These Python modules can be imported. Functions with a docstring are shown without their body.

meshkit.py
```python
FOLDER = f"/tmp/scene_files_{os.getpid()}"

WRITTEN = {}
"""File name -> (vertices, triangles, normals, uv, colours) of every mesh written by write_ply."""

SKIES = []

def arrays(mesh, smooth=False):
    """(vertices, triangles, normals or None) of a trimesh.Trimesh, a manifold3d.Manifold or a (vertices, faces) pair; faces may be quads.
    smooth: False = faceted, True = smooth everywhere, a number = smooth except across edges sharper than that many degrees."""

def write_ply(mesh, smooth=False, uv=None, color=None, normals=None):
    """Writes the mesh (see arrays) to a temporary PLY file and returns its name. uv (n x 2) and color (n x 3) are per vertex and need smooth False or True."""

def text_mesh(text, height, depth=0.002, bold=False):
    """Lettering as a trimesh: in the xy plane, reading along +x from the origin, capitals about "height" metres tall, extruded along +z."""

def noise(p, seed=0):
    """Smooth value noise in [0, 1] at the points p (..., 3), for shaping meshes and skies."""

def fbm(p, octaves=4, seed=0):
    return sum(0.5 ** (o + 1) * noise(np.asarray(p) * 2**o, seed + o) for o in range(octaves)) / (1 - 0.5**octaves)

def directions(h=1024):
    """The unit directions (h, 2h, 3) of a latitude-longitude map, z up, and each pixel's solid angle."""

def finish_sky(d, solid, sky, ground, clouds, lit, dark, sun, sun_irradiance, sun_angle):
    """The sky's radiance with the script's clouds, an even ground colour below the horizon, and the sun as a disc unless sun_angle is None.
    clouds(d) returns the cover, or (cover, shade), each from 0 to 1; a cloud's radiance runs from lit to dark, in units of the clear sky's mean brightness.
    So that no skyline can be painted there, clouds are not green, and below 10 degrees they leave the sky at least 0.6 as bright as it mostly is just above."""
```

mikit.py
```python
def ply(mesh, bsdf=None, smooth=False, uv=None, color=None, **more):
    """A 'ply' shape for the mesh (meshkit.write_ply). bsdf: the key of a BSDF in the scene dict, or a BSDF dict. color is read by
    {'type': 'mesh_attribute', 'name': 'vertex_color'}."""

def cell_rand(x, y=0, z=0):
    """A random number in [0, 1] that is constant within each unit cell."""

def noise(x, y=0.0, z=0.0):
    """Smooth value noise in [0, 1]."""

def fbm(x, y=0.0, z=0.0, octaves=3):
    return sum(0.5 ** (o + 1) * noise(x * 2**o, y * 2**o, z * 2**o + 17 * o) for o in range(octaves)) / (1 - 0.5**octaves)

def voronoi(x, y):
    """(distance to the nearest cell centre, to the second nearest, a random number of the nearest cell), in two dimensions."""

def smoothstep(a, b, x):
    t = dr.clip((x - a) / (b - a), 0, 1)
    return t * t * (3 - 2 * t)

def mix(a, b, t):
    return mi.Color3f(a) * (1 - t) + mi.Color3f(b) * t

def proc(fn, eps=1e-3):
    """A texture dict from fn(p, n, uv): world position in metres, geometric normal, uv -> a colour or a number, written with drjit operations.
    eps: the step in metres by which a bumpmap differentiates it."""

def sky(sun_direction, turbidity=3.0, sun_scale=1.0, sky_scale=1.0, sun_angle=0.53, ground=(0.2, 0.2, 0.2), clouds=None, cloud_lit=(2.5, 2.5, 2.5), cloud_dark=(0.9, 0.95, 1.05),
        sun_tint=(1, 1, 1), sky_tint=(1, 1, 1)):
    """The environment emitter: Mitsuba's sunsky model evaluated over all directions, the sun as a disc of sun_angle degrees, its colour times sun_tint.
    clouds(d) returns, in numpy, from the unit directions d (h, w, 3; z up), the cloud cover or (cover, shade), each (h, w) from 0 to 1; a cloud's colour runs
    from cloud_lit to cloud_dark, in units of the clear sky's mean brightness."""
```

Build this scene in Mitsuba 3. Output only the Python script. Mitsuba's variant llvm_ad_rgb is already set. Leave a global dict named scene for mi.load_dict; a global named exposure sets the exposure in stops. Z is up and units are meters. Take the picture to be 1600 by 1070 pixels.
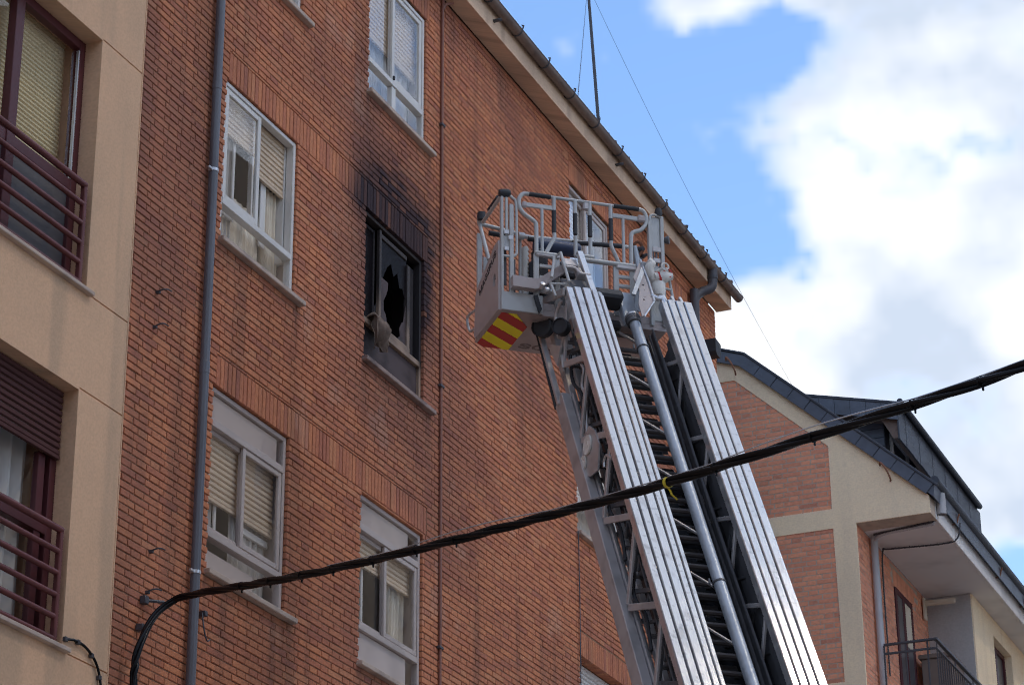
import math
import numpy as np
import drjit as dr
import mitsuba as mi
import trimesh
import manifold3d as m3
import shapely.geometry as sg
from scipy.spatial import ConvexHull
import mikit, meshkit

# ------------------------------------------------------------------ camera, sky, exposure
T = mi.ScalarTransform4f
CAM = np.array([[0.39529302, -0.91852725, -0.00715029], [-0.36624635, -0.16474524, 0.915818], [0.84238177, 0.35939769, 0.4015299]])
scene, labels = {}, {}
scene['camera'] = {'type': 'perspective', 'fov': 22.7317, 'fov_axis': 'x', 'near_clip': 0.1, 'far_clip': 3000.0,
                   'to_world': T().look_at(origin=[0, 0, 0], target=CAM[2].tolist(), up=CAM[1].tolist())}
exposure = 2.9
CLOUD = [(0.8563, 0.2031, 0.4749, 0.0377), (0.8585, 0.1626, 0.4865, 0.0477), (0.8530, 0.2308, 0.4681, 0.0251), (0.8753, 0.1980, 0.4411, 0.0327),
         (0.8837, 0.2549, 0.3925, 0.0377), (0.8942, 0.2195, 0.3903, 0.0402), (0.9091, 0.1841, 0.3738, 0.0503), (0.8715, 0.2765, 0.4051, 0.0176),
         (0.8123, 0.2698, 0.5172, 0.0188), (0.9220, 0.1903, 0.3371, 0.0226), (0.8836, 0.1651, 0.4382, 0.0352)]
CLEAR = [(0.8109, 0.3071, 0.4981, 0.0377), (0.8406, 0.2792, 0.4642, 0.0377), (0.8681, 0.2480, 0.4299, 0.0138), (0.8318, 0.2459, 0.4976, 0.0126),
         (0.8809, 0.2295, 0.4140, 0.0113), (0.8893, 0.1909, 0.4156, 0.0101), (0.9310, 0.1870, 0.3135, 0.0151), (0.7904, 0.3307, 0.5157, 0.0302),
         (0.8563, 0.2752, 0.4370, 0.0201), (0.8472, 0.3039, 0.4359, 0.0251)]


def clouds(d):
    big = meshkit.fbm(d * 4.0 + 3.1, 4, seed=14)
    warp = np.stack([meshkit.fbm(d * 30.0 + k, 4, seed=50 + k) for k in range(3)], -1) - 0.5
    fine = meshkit.fbm(d * 30.0 + warp * 1.6, 6, seed=11)
    bias = np.zeros(d.shape[:2])
    for lst, s in ((CLOUD, 0.30), (CLEAR, -0.46)):
        for x, y, z, r in lst:
            ang2 = 2 * (1 - np.clip(d @ np.array([x, y, z]) / math.sqrt(x * x + y * y + z * z), -1, 1))
            bias += s * np.exp(-ang2 / (2 * (r * 0.8) ** 2))
    v = 0.25 + 0.50 * big + 1.25 * (fine - 0.5) + np.clip(bias, -0.45, 0.27)
    t = np.clip((v - 0.34) / 0.44, 0, 1)
    cover = t * t * (3 - 2 * t)
    sh = meshkit.fbm(d * 16.0 + 7.7, 6, seed=23)
    sh2 = meshkit.fbm(d * 40.0 + 1.7, 5, seed=31)
    shade = np.clip((sh - 0.44) * 2.8 + (sh2 - 0.5) * 1.2 + 0.32, 0, 1) * np.clip(cover * 1.3 - 0.3, 0, 1)
    return cover * 0.97, shade


SUN = (0.098, -0.497, 0.862)
scene['sky'] = mikit.sky(SUN, turbidity=3, sun_scale=0.045, sun_angle=5.0, clouds=clouds, cloud_lit=(1.72, 1.73, 1.75), cloud_dark=(0.95, 1.08, 1.28))

# ------------------------------------------------------------------ helpers
I3 = np.eye(3)


def V(*a):
    return np.array(a, float)


def unit(a):
    a = np.asarray(a, float)
    return a / np.linalg.norm(a)


def _bevel_topology():
    s, ax = [], []
    for sx in (-1, 1):
        for sy in (-1, 1):
            for sz in (-1, 1):
                for a in range(3):
                    s.append((sx, sy, sz)); ax.append(a)
    s = np.array(s, float)
    full = np.eye(3)[ax]
    p = s * (1 - 0.1 * (1 - full))
    f = ConvexHull(p, qhull_options='Qt').simplices.copy()
    c = np.cross(p[f[:, 1]] - p[f[:, 0]], p[f[:, 2]] - p[f[:, 0]])
    flip = (c * p[f].mean(1)).sum(1) < 0
    f[flip] = f[flip][:, ::-1]
    return s, full, f


BS, BFULL, BF = _bevel_topology()
CUBE_S = np.array([[x, y, z] for x in (-1, 1) for y in (-1, 1) for z in (-1, 1)], float)
CUBE_F = np.array([[0, 1, 3], [0, 3, 2], [4, 6, 7], [4, 7, 5], [0, 4, 5], [0, 5, 1], [2, 3, 7], [2, 7, 6], [0, 2, 6], [0, 6, 4], [1, 5, 7], [1, 7, 3]])


class MB:
    def __init__(s):
        s.v, s.f, s.n = [], [], 0

    def add(s, v, f):
        s.v.append(np.asarray(v, float)); s.f.append(np.asarray(f, int) + s.n); s.n += len(v)
        return s

    def box(s, c, h, ax=I3, b=0.0):
        h, ax = np.asarray(h, float), np.asarray(ax, float)
        if b > 0:
            b = min(b, h.min() * 0.8)
            p, f = BS * (h - b * (1 - BFULL)), BF
        else:
            p, f = CUBE_S * h, CUBE_F
        if np.linalg.det(ax) < 0:
            f = f[:, ::-1]
        return s.add(np.asarray(c) + p @ ax, f)

    def bx(s, x0, x1, y0, y1, z0, z1, b=0.0):
        return s.box(((x0 + x1) / 2, (y0 + y1) / 2, (z0 + z1) / 2), (abs(x1 - x0) / 2, abs(y1 - y0) / 2, abs(z1 - z0) / 2), I3, b)

    def beam(s, a, b, w, h, side, bev=0.004):
        a, b = np.asarray(a, float), np.asarray(b, float)
        d = unit(b - a)
        u = unit(np.asarray(side, float) - d * (np.asarray(side, float) @ d))
        return s.box((a + b) / 2, (w / 2, h / 2, np.linalg.norm(b - a) / 2), [u, np.cross(d, u), d], bev)

    def tube(s, pts, r, k=10):
        p = np.asarray(pts, float)
        r = np.broadcast_to(np.asarray(r, float), (len(p),))
        t = np.gradient(p, axis=0)
        t /= np.linalg.norm(t, axis=1, keepdims=True) + 1e-12
        a = np.cross(t[0], [0, 0, 1.0] if abs(t[0][2]) < 0.9 else [1.0, 0, 0])
        A = []
        for i in range(len(p)):
            a = a - t[i] * (a @ t[i]); a = a / np.linalg.norm(a); A.append(a)
        A = np.array(A); B = np.cross(t, A)
        th = np.arange(k) * 2 * np.pi / k
        v = p[:, None] + r[:, None, None] * (np.cos(th)[None, :, None] * A[:, None] + np.sin(th)[None, :, None] * B[:, None])
        i, j = np.meshgrid(np.arange(len(p) - 1), np.arange(k), indexing='ij')
        i, j = i.ravel(), j.ravel()
        q = np.stack([i * k + j, i * k + (j + 1) % k, (i + 1) * k + (j + 1) % k, (i + 1) * k + j], -1)
        f = [q[:, [0, 1, 2]], q[:, [0, 2, 3]]]
        n = len(p) * k
        jj = np.arange(k)
        f.append(np.stack([np.full(k, n), (jj + 1) % k, jj], 1))
        f.append(np.stack([np.full(k, n + 1), (len(p) - 1) * k + jj, (len(p) - 1) * k + (jj + 1) % k], 1))
        return s.add(np.vstack([v.reshape(-1, 3), p[:1], p[-1:]]), np.vstack(f))

    def prism(s, poly, o, u, v, w, d):
        P = poly if isinstance(poly, (sg.Polygon, sg.MultiPolygon)) else sg.Polygon(poly)
        for g in getattr(P, 'geoms', [P]):
            m = trimesh.creation.extrude_polygon(g, abs(d), engine='earcut')
            q, f = np.array(m.vertices), np.array(m.faces)
            ax = np.array([u, v, np.asarray(w, float) * np.sign(d)], float)
            if np.linalg.det(ax) < 0:
                f = f[:, ::-1]
            s.add(np.asarray(o, float) + q @ ax, f)
        return s

    def lathe(s, prof, o, axis, k=20):
        axis = unit(axis)
        u = unit(np.cross(axis, [0, 0, 1.0] if abs(axis[2]) < 0.9 else [1.0, 0, 0]))
        w = np.cross(axis, u)
        th = np.arange(k) * 2 * np.pi / k
        ring = np.cos(th)[:, None] * u + np.sin(th)[:, None] * w
        v = np.vstack([np.asarray(o) + axis * h + ring * max(r, 1e-4) for r, h in prof])
        f = []
        for i in range(len(prof) - 1):
            for j in range(k):
                a, b, c, d = i * k + j, i * k + (j + 1) % k, (i + 1) * k + (j + 1) % k, (i + 1) * k + j
                f += [(a, b, c), (a, c, d)]
        return s.add(v, f)

    def mesh(s):
        return trimesh.Trimesh(np.vstack(s.v), np.vstack(s.f), process=False)


def numbered(key):
    if key not in scene and key not in labels:
        return key
    k = 1
    while f'{key}_{k:03d}' in scene or f'{key}_{k:03d}' in labels:
        k += 1
    return f'{key}_{k:03d}'


def tag(key, label=None, cat=None, group=None, kind=None):
    d = labels.setdefault(key, {})
    for n, v in (('label', label), ('category', cat), ('group', group), ('kind', kind)):
        if v:
            d[n] = v
    return key


def put(key, m, mat, smooth=False, uv=None, **lab):
    key = numbered(key)
    if isinstance(m, MB):
        m = m.mesh()
    scene[key] = mikit.ply(m, mat, smooth=smooth, uv=uv)
    if lab:
        tag(key, **lab)
    return key


def spline(pts, n=8):
    """Catmull-Rom through the points."""
    p = np.asarray(pts, float)
    p = np.vstack([2 * p[0] - p[1], p, 2 * p[-1] - p[-2]])
    out = []
    for i in range(1, len(p) - 2):
        for t in np.linspace(0, 1, n, endpoint=False):
            a, b, c, d = p[i - 1:i + 3]
            out.append(0.5 * (2 * b + (c - a) * t + (2 * a - 5 * b + 4 * c - d) * t * t + (3 * b - a - 3 * c + d) * t ** 3))
    out.append(p[-2])
    return np.array(out)


# ------------------------------------------------------------------ materials
noise, fbm, smoothstep, mix = mikit.noise, mikit.fbm, mikit.smoothstep, mikit.mix


def mat(key, color, rough=0.8, metal=0.0, spec=0.4, **more):
    c = color if isinstance(color, dict) else {'type': 'rgb', 'value': list(color)}
    r = rough if isinstance(rough, dict) else float(rough)
    scene[key] = {'type': 'twosided', 'bsdf': {'type': 'principled', 'base_color': c, 'roughness': r, 'metallic': float(metal), 'specular': float(spec), **more}}


def soot(p):
    x, z = p.x, p.z
    n = fbm(x * 2.3, z * 1.9, 3.0, 3)
    n2 = fbm(x * 11.0, z * 2.2, 9.0, 3)
    h = dr.maximum(z - 10.25, 0.0)
    cx = 18.78 + 0.42 * h
    wd = 0.86 + 0.15 * h
    up = dr.exp(-dr.square(dr.square((x - cx) / wd)) * 1.1) * (dr.exp(-dr.square(h / 0.52)) + 0.26 * dr.exp(-dr.square(h / 1.15))) * smoothstep(9.95, 10.28, z)
    right = dr.exp(-dr.square(dr.maximum(x - 19.42, 0.0) / 0.30)) * smoothstep(19.36, 19.44, x) * smoothstep(8.75, 9.9, z) * smoothstep(11.3, 10.2, z) * 0.95
    left = dr.exp(-dr.maximum(18.22 - x, 0.0) / 0.09) * smoothstep(18.24, 18.2, x) * smoothstep(9.2, 10.1, z) * smoothstep(10.6, 10.3, z) * 0.75
    below = dr.exp(-dr.square((x - 18.9) / 0.9)) * smoothstep(7.3, 8.7, z) * smoothstep(8.85, 8.75, z) * 0.22
    s = dr.maximum(dr.maximum(up * 1.35, right), dr.maximum(left, below))
    return dr.clip(s * (0.62 + 0.42 * n + 0.36 * n2), 0, 0.93)


SOOT = (0.022, 0.017, 0.024)


def brick_col(p, n, uv):
    a = mix((0.535, 0.205, 0.10), (0.43, 0.155, 0.088), uv.x)
    a = mix(a, (0.31, 0.115, 0.085), smoothstep(0.82, 0.96, uv.y) * 0.5)
    a = mix(a, (0.50, 0.215, 0.115), smoothstep(0.16, 0.06, uv.y) * 0.7)
    g = 0.80 + 0.40 * fbm(p.x * 45.0 + p.y * 31.0, p.z * 55.0, uv.x * 20.0, 3)
    w = 0.80 + 0.4 * fbm(p.x * 0.6, p.z * 0.5, p.y * 0.5, 4)
    streak = smoothstep(0.52, 0.80, fbm(p.x * 3.2, p.z * 0.30, 4.0, 4)) * 0.42
    patch = smoothstep(0.50, 0.72, fbm(p.x * 0.55 + 7.0, p.z * 0.9 + p.x * 0.3, 8.0, 4)) * 0.40
    salt = smoothstep(0.70, 0.82, fbm(p.x * 2.1 + 3.0, p.z * 1.7, 6.0, 4)) * 0.18
    drip = 0.0
    for x0_, x1_, z_ in ((15.6, 17.03, 8.77), (15.6, 17.03, 6.03), (18.15, 19.6, 8.75), (18.15, 19.55, 6.01), (18.15, 19.58, 11.4)):
        edge = smoothstep(x0_ - 0.03, x0_ + 0.05, p.x) * smoothstep(x1_ + 0.03, x1_ - 0.05, p.x)
        ends = 0.35 + 0.65 * dr.maximum(dr.exp(-dr.abs(p.x - x1_ + 0.06) / 0.07), dr.exp(-dr.abs(p.x - x0_ - 0.05) / 0.07))
        drip = dr.maximum(drip, edge * ends * smoothstep(z_ + 0.02, z_ - 0.01, p.z) * dr.exp(-dr.maximum(z_ - p.z, 0.0) / (0.16 + 0.5 * noise(p.x * 9.0, z_))) * (0.4 + 0.6 * noise(p.x * 16.0, 3.0 + z_)))
    c = mix(mix(mix(a * g * w, (0.10, 0.06, 0.05), streak), (0.20, 0.085, 0.07), patch), (0.50, 0.38, 0.30), salt)
    c = mix(c, (0.07, 0.045, 0.04), dr.clip(drip * 0.8, 0, 0.8))
    s = dr.clip(soot(p) * (0.80 + 0.40 * uv.x), 0, 0.95)
    return mix(c, SOOT, s)


def mortar_col(p, n, uv):
    g = 0.7 + 0.6 * fbm(p.x * 25.0 + p.y * 25, p.z * 25.0, 1.0, 2)
    return mix(mi.Color3f(0.235, 0.13, 0.085) * g, SOOT, soot(p))


def gbrick_col(p, n, uv):
    a = mix((0.80, 0.36, 0.215), (0.69, 0.295, 0.185), uv.x)
    a = mix(a, (0.42, 0.18, 0.13), smoothstep(0.8, 0.95, uv.y) * 0.45)
    return a * (0.85 + 0.3 * fbm(p.y * 40.0 + p.x * 40, p.z * 50.0, uv.x * 9, 2))


def plaster(base, dirt, seed):
    def fn(p, n, uv):
        b = fbm(p.x * 0.9 + p.y * 0.9 + seed, p.z * 0.6, p.y * 0.5, 4)
        st = smoothstep(0.5, 0.8, fbm(p.x * 5.0 + p.y * 5.0, p.z * 0.4 + seed, 2.0, 3))
        gr = 0.93 + 0.14 * noise(p.x * 90 + p.y * 70, p.z * 90, seed)
        return mix(mix(base, dirt, smoothstep(0.40, 0.75, b) * 0.7), dirt, st * 0.6) * gr
    return mikit.proc(fn)


def varied(base, amount=0.25, freq=6.0, dark=None, seed=0.0):
    dk = dark or tuple(c * 0.55 for c in base)

    def fn(p, n, uv):
        b = fbm(p.x * freq + seed, p.y * freq, p.z * freq, 4)
        return mix(base, dk, smoothstep(0.40, 0.85, b) * amount * 2)
    return mikit.proc(fn)


def rough_tex(lo, hi, freq=8.0, seed=0.0):
    return mikit.proc(lambda p, n, uv: lo + (hi - lo) * fbm(p.x * freq + seed, p.y * freq, p.z * freq * 0.6, 3))


mat('mat_brick', mikit.proc(brick_col), 0.85, spec=0.25)
mat('mat_mortar', mikit.proc(mortar_col), 0.95, spec=0.1)
mat('mat_gable_brick', mikit.proc(gbrick_col), 0.85, spec=0.25)
mat('mat_gable_mortar', varied((0.50, 0.40, 0.32), 0.2, 12), 0.95, spec=0.1)
mat('mat_plaster_beige', plaster((0.63, 0.395, 0.245), (0.43, 0.295, 0.195), 1.0), 0.9, spec=0.2)
mat('mat_plaster_gable', plaster((0.90, 0.73, 0.50), (0.76, 0.62, 0.44), 5.0), 0.9, spec=0.2)
mat('mat_plaster_grey', plaster((0.46, 0.44, 0.43), (0.36, 0.345, 0.34), 9.0), 0.9, spec=0.2)
mat('mat_eave', plaster((0.64, 0.45, 0.31), (0.36, 0.25, 0.18), 3.0), 0.9, spec=0.2)
mat('mat_gutter', varied((0.20, 0.15, 0.125), 0.35, 5.0, (0.09, 0.075, 0.075)), 0.45, 0.1)
mat('mat_roof_tile', varied((0.16, 0.11, 0.09), 0.3, 4.0), 0.85)
mat('mat_pipe_grey', varied((0.105, 0.105, 0.12), 0.2, 3.0), 0.40, spec=0.5)
mat('mat_dark_pipe', varied((0.075, 0.07, 0.078), 0.3, 4.0), 0.5)
mat('mat_conduit', varied((0.24, 0.105, 0.075), 0.25, 5.0), 0.55)
mat('mat_white_frame', varied((0.60, 0.575, 0.54), 0.15, 3.0), 0.4, spec=0.4)
mat('mat_taupe_frame', varied((0.44, 0.37, 0.335), 0.2, 3.0), 0.45)
mat('mat_burnt_frame', mikit.proc(lambda p, n, uv: mix((0.30, 0.205, 0.145), (0.018, 0.014, 0.015), dr.clip(smoothstep(8.95, 9.75, p.z + 0.5 * fbm(p.x * 6.0, p.z * 5.0, 2.0, 3) - 0.25) * 0.95 + smoothstep(19.3, 19.42, p.x) * smoothstep(9.0, 9.3, p.z), 0, 1))), 0.6)
mat('mat_panel', varied((0.48, 0.40, 0.36), 0.2, 2.0), 0.6)
mat('mat_sooty_glass', varied((0.0075, 0.0055, 0.0075), 0.5, 5.5, (0.003, 0.0025, 0.003)), 0.45, spec=0.06)
mat('mat_charred', varied((0.07, 0.055, 0.055), 0.4, 7.0, (0.02, 0.018, 0.018)), 0.85)
mat('mat_burnt_panel', varied((0.085, 0.062, 0.062), 0.5, 4.0, (0.025, 0.02, 0.02)), 0.6, spec=0.12)
mat('mat_shutter', varied((0.58, 0.45, 0.32), 0.15, 2.0), 0.6)
mat('mat_shutter_white', varied((0.70, 0.66, 0.61), 0.1, 2.0), 0.5)
mat('mat_shutter_maroon', varied((0.085, 0.038, 0.036), 0.2, 2.0), 0.75, spec=0.1)
mat('mat_curtain', varied((0.50, 0.475, 0.44), 0.15, 3.0), 0.9)
mat('mat_curtain_cream', varied((0.66, 0.58, 0.46), 0.15, 3.0), 0.9)
mat('mat_room', (0.28, 0.25, 0.22), 0.9)
mat('mat_soot_room', varied((0.025, 0.02, 0.022), 0.3, 3.0), 0.9)
mat('mat_stone', varied((0.46, 0.36, 0.29), 0.35, 6.0, (0.22, 0.17, 0.15)), 0.8)
mat('mat_burnt_stone', varied((0.28, 0.20, 0.17), 0.5, 6.0, (0.07, 0.055, 0.055)), 0.8)
mat('mat_maroon', varied((0.085, 0.022, 0.026), 0.2, 4.0), 0.4, spec=0.3)
mat('mat_maroon_rail', varied((0.125, 0.034, 0.032), 0.3, 6.0), 0.45, spec=0.3)
scene['mat_glass'] = {'type': 'thindielectric', 'int_ior': 1.34}
mat('mat_grey_glass', (0.10, 0.095, 0.10), 0.2, spec=0.6)
mat('mat_yellow_blind', varied((0.60, 0.50, 0.29), 0.2, 2.0), 0.7)


def alu_rough(p, n, uv):
    return 0.06 + 0.06 * fbm(p.x * 9.0, p.y * 9.0, p.z * 4.0, 3)


def alu_col(p, n, uv):
    d = smoothstep(0.55, 0.8, fbm(p.x * 14.0, p.y * 14.0, p.z * 6.0, 4))
    s = smoothstep(0.74, 0.80, noise(p.x * 38.0, p.y * 38.0, p.z * 38.0))
    return mix(mix((0.58, 0.575, 0.585), (0.42, 0.405, 0.41), d * 0.75), (0.2, 0.2, 0.21), s * 0.3)


mat('mat_alu', mikit.proc(alu_col), mikit.proc(alu_rough), 0.6, spec=0.5)
mat('mat_alu_dull', varied((0.50, 0.47, 0.465), 0.3, 6.0), 0.45, 0.4)
mat('mat_pipe_alu', varied((0.40, 0.43, 0.47), 0.25, 5.0), 0.42, 0.45)
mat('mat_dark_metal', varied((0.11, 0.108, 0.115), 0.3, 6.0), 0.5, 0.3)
mat('mat_rung', varied((0.15, 0.135, 0.135), 0.45, 5.0), 0.5, 0.2)
mat('mat_rubber', (0.028, 0.029, 0.034), 0.6)
mat('mat_cage', varied((0.43, 0.43, 0.42), 0.3, 7.0, (0.27, 0.265, 0.26)), 0.38, 0.15, spec=0.5)
mat('mat_cage_under', varied((0.40, 0.345, 0.335), 0.2, 4.0), 0.5)
mat('mat_blue_roll', varied((0.035, 0.05, 0.095), 0.2, 5.0), 0.4)
mat('mat_red', (0.46, 0.03, 0.03), 0.45)
mat('mat_yellow', (0.86, 0.74, 0.02), 0.45)
mat('mat_white_plastic', varied((0.68, 0.65, 0.60), 0.2, 8.0), 0.5)
mat('mat_letter', (0.05, 0.045, 0.05), 0.6)
mat('mat_letter_faint', (0.17, 0.14, 0.135), 0.6)
mat('mat_slate', varied((0.085, 0.10, 0.13), 0.3, 5.0, (0.05, 0.056, 0.07)), 0.42, spec=0.5)
mat('mat_slate_dark', varied((0.045, 0.052, 0.068), 0.3, 5.0), 0.5)
mat('mat_soffit_brown', varied((0.20, 0.145, 0.12), 0.3, 3.0), 0.8)
mat('mat_fascia_grey', varied((0.70, 0.67, 0.65), 0.2, 3.0), 0.7)
mat('mat_pipe_pale', varied((0.46, 0.45, 0.46), 0.2, 3.0), 0.5)
mat('mat_iron', varied((0.07, 0.07, 0.08), 0.3, 8.0), 0.5, 0.3)
mat('mat_rust', varied((0.23, 0.10, 0.06), 0.4, 14.0), 0.85)
mat('mat_cable', (0.004, 0.0045, 0.006), 0.26, spec=0.16)
mat('mat_tape', (0.50, 0.38, 0.03), 0.5)
mat('mat_cloth', varied((0.16, 0.115, 0.09), 0.4, 12.0), 0.95)
mat('mat_zinc', (0.55, 0.55, 0.56), 0.35, 0.7)
mat('mat_asphalt', varied((0.30, 0.285, 0.265), 0.2, 3.0), 0.9)
mat('mat_pavement', varied((0.38, 0.36, 0.33), 0.2, 2.0), 0.9)
mat('mat_peach', plaster((0.52, 0.36, 0.23), (0.42, 0.29, 0.20), 2.0), 0.9, spec=0.2)

# ------------------------------------------------------------------ the setting
rng = np.random.default_rng(7)
GZ = -1.6
put('street', MB().bx(-150, 250, -120, 160, GZ - 0.2, GZ), 'mat_asphalt', kind='structure', label='pale stone paved street below the buildings')
put('pavement', MB().bx(0, 60, 7.0, 9.15, GZ + 0.004, GZ + 0.13, 0.01), 'mat_pavement', kind='structure', label='pavement along the building fronts')
put('pavement', MB().bx(-20, 60, -2.9, -1.0, GZ + 0.004, GZ + 0.13, 0.01), 'mat_pavement', kind='structure', label='pavement across the street')

# building across the street: seen only as reflections in the window panes
OB = tag('opposite_building', 'peach rendered block across the street, mirrored in the upper window panes', 'building')
bm = m3.Manifold.cube((29, 8, 24.4)).translate((31, -11, GZ))
ow = []
for fx in np.arange(32.2, 58, 3.1):
    for k in range(8):
        z0 = 1.6 + k * 2.85
        ow.append((fx, z0))
        bm = bm - m3.Manifold.cube((1.25, 0.5, 1.5)).translate((fx, -3.3, z0))
bm = bm + m3.Manifold.cube((32, 8, 17.6)).translate((-22, -11.5, GZ))
put(OB + '__wall', bm, 'mat_peach')
for fx, z0 in ow:
    if fx < 52 and z0 > 9:
        w = put(OB + '__window', MB().bx(fx + 0.002, fx + 1.248, -3.32, -3.28, z0 + 0.002, z0 + 1.498), 'mat_grey_glass')
        put(w + '__sill', MB().bx(fx - 0.05, fx + 1.3, -3.3, -2.93, z0 - 0.07, z0 - 0.003), 'mat_stone')

# ------------------------------------------------------------------ brick apartment building
B = tag('brick_apartment_building', 'tall red brick apartment block with one scorched window and an eave gutter', 'building')
YF = 9.17
X0, X1, ZTOP = 14.36, 28.04, 13.30
WIN = dict(w1=(15.66, 16.90, 8.82, 10.25), w2=(18.20, 19.43, 8.80, 10.25), w3=(15.66, 16.90, 6.08, 7.57), w4=(18.20, 19.44, 6.06, 7.55),
           w5=(18.20, 19.43, 11.45, 12.85), w6=(15.66, 16.92, 11.50, 12.90), w7=(23.12, 24.35, 11.45, 12.83), w8=(23.19, 24.42, 8.80, 10.25),
           w9=(23.19, 24.42, 6.06, 7.47), w0=(15.66, 16.90, 3.35, 4.85), w00=(18.2, 19.44, 3.35, 4.85))
BANDS = [(15.70, 19.50, 10.255, 10.51), (15.70, 19.52, 7.575, 7.825), (15.70, 19.50, 12.86, 13.11), (23.12, 27.25, 12.84, 13.09), (23.19, 27.2, 10.255, 10.51),
         (23.19, 27.2, 7.475, 7.725), (15.70, 19.5, 4.855, 5.105)]


def cut_rects(rects, holes, least=0.012):
    out = rects
    for hx0, hx1, hz0, hz1 in holes:
        nxt = []
        for a, b, c, d in out:
            if b <= hx0 or a >= hx1 or d <= hz0 or c >= hz1:
                nxt.append((a, b, c, d)); continue
            if hx0 - a > least:
                nxt.append((a, hx0, c, d))
            if b - hx1 > least:
                nxt.append((hx1, b, c, d))
            m0, m1 = max(a, hx0), min(b, hx1)
            if hz0 - c > least:
                nxt.append((m0, m1, c, hz0))
            if d - hz1 > least:
                nxt.append((m0, m1, hz1, d))
        out = nxt
    return out


def flemish(u0, u1, v0, v1, course, ls, lh, joint):
    out = []
    k = 0
    v = v0
    per = ls + lh + 2 * joint
    while v < v1 - 0.01:
        u = u0 - (0 if k % 2 else per / 2) - per + (k * 0.013) % 0.02
        i = 0
        while u < u1:
            l = ls if i % 2 == 0 else lh
            a, b = max(u, u0), min(u + l, u1)
            if b - a > 0.015:
                out.append((a, b, v, min(v + course - joint, v1)))
            u += l + joint; i += 1
        v += course; k += 1
    return out


BR_F = []
for i in range(4):
    j = (i + 1) % 4
    BR_F += [(i, i + 4, j + 4), (i, j + 4, j), (i + 4, i + 8, j + 8), (i + 4, j + 8, j + 4)]
BR_F = np.array([(0, 1, 2), (0, 2, 3)] + BR_F)


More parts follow.
